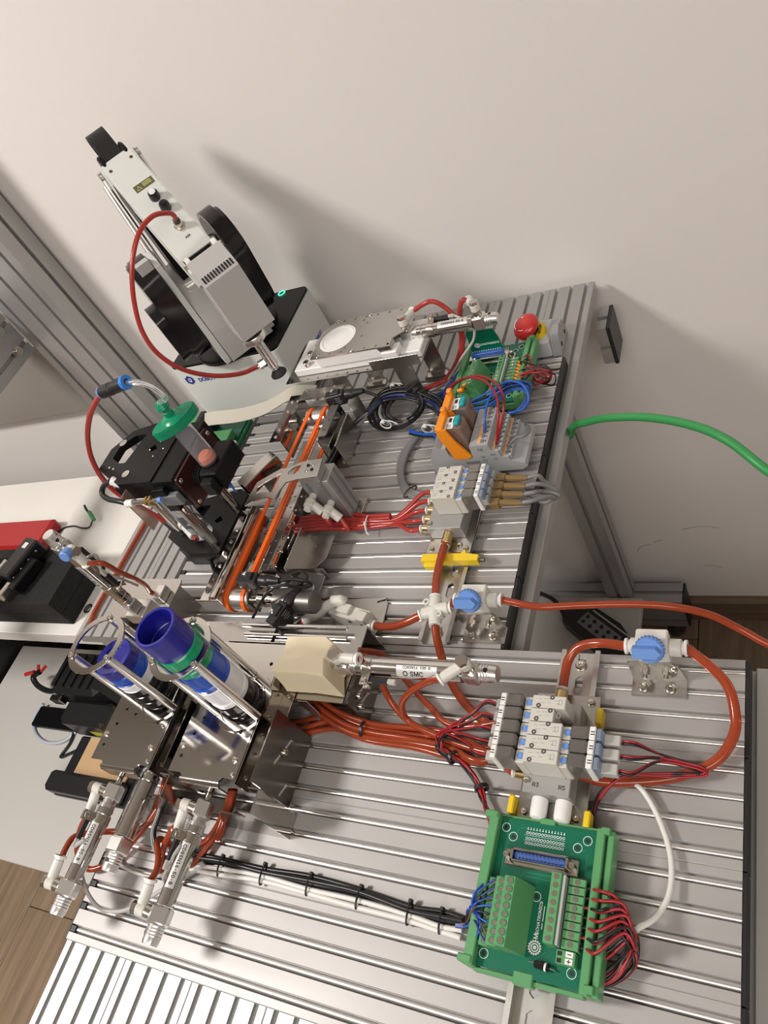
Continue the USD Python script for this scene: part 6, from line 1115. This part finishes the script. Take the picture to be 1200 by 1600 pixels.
part(lp, 'clip_body', G().box((0, 0, 0), (.022, .006, .008), .0015, frame(at(143, 806, DZ + .016), at(138, 798, DZ + .02) - at(146, 812, DZ + .01), z=(0, 0, 1))), TERMD); part(lp, 'clip_tip', G().tube([at(140, 803, DZ + .018), at(135, 796, DZ + .024), at(132, 790, DZ + .026)], .0022, 8), BLK)
solo('cable_grommet', G().ring(at(138, 951, DZ + .0002), (0, 0, 1), .0085, .0060, .0012, 20).cyl(at(138, 951, DZ + .0002), at(138, 951, DZ + .0008), .0058, 16), BLK, 'small black round emblem at the desk edge near the foam tray', 'emblem')
# ---------------------------------------------------------------- under the desk
BZ2 = .2335
pm = thing('pump', 'black boxy pump with a yellow green sticker on the low grey board', 'pump', (-1.5, .46, BZ2))
part(pm, 'motor_housing', G().bx(-1.60, -1.44, .455, .56, BZ2 + .002, .345, .014), BLK); part(pm, 'front_housing', G().bx(-1.55, -1.405, .395, .454, BZ2 + .002, .315, .010), BLK)
for k in range(5): part(pm, 'cooling_rib', G().bx(-1.585 + k * .028, -1.575 + k * .028, .465, .55, .3452, .352, .002), BLK)
part(pm, 'carry_plate', G().bx(-1.72, -1.5505, .400, .452, BZ2 + .0005, .250, .003), BLKA); part(pm, 'sticker', G().bx(-1.475, -1.435, .3945, .3950, .250, .275, .0002), mat('yellow_green_sticker', (.45, .50, .08), 0, .5)); part(pm, 'bracket', G().bx(-1.60, -1.565, .44, .4545, .30, .325, .002), NICKEL)
for k, (p, l, m, r) in enumerate((([(62, 1050, .30), (52, 1058, .29), (60, 1072, .28), (78, 1080, .28), (95, 1075, .29)], 'thick black cable with a loose end at the pump', BLKW, .007), ([(68, 1100, .25), (54, 1120, .237), (55, 1145, .237), (72, 1160, .237), (100, 1158, .237), (128, 1135, .237)], 'pale blue hose bowing out left of the pump', mat('pale_blue_hose', (.45, .50, .56), 0, .3), .0042), ([(118, 1135, .24), (110, 1160, .237), (95, 1182, .237), (108, 1178, .237), (128, 1170, .24), (150, 1170, .25)], 'thin black cable with a sharp bend in front of the pump', BLKW, .0035))): hose('pump_cable', l, 'cable', p, r, m)
solo('cable_lug', G().cyl(at(40, 1054, .297), at(54, 1050, .30), .0050, 10).cyl(at(60, 1040, .30), at(60, 1050, .30), .004, 10).cyl(at(72, 1040, .30), at(64, 1050, .30), .004, 10), REDB, 'red cable lugs at the loose cable end beside the pump', 'cable lug')
tr = thing('black_tray', 'black tray with a tan cardboard sheet in front of the pump', 'tray', (-1.45, .32, BZ2)); part(tr, 'tray_body', G().bx(-1.525, -1.30, .255, .392, BZ2 + .0005, .250, .006).bx(-1.525, -1.30, .255, .300, .250, .285, .008), BLK); part(tr, 'cardboard', G().bx(-1.485, -1.32, .303, .390, .2505, .256, .001), CARD)
solo('dark_filler', G().bx(-2.6, -1.965, -.2, .80, .002, .70, .003), BLK, 'black cabinet added for the darkness under the left end of the white desk', 'filler')  # black block added to make the space below the desk dark
solo('desk_rail', G().bx(-1.90, -1.00, .60, .63, .64, .70, .002), BLKA, 'dark rail below the white desk top', 'rail')
# ---------------------------------------------------------------- lower shelf of the back table
ps = thing('power_strip', 'black power strip with a thick cable on the lower shelf at right', 'power strip', (-.38, .75, .158)); F = frame(at(935, 985, .175), at(985, 1012, .175) - at(905, 952, .175), z=(0, 0, 1))
part(ps, 'strip_body', G(F).prism(Polygon([(-.072, -.012), (-.060, -.030), (.050, -.034), (.085, -.010), (.085, .012), (.030, .030), (-.055, .026)]).buffer(.003), .030, None, -.016), BLK)
part(ps, 'socket_field', G(F).box((.008, -.002, .0145), (.090, .030, .0012), .0004), GRYD); g = G(F)
for k in range(5):
    for j in range(2): g.cyl((-.028 + k * .018, -.008 + j * .013, .0148), (-.028 + k * .018, -.008 + j * .013, .0156), .0042, 12)
part(ps, 'socket_hole', g, BLK, kind='stuff'); part(ps, 'edge_bar', G(F).box((.020, .0215, .0155), (.10, .0035, .002), .0008), GRYP)
part(ps, 'cable', G().tube([at(884, 975, .175), at(880, 958, .178), at(868, 940, .178), at(852, 930, .176), at(838, 926, .174)], .0045, 10), BLKW)
solo('angle_bracket', G().bx(-.318, -.286, .700, .703, .162, .215, .001).bx(-.318, -.286, .703, .730, .160, .163, .001), BLKA, 'black angle bracket at the shelf corner beside the power strip', 'bracket')
solo('white_box', G().bx(-1.36, -1.235, .70, .86, 1.0815, 1.10, .002), WHT, 'white box edge on the crossbar at the left picture edge', 'box')
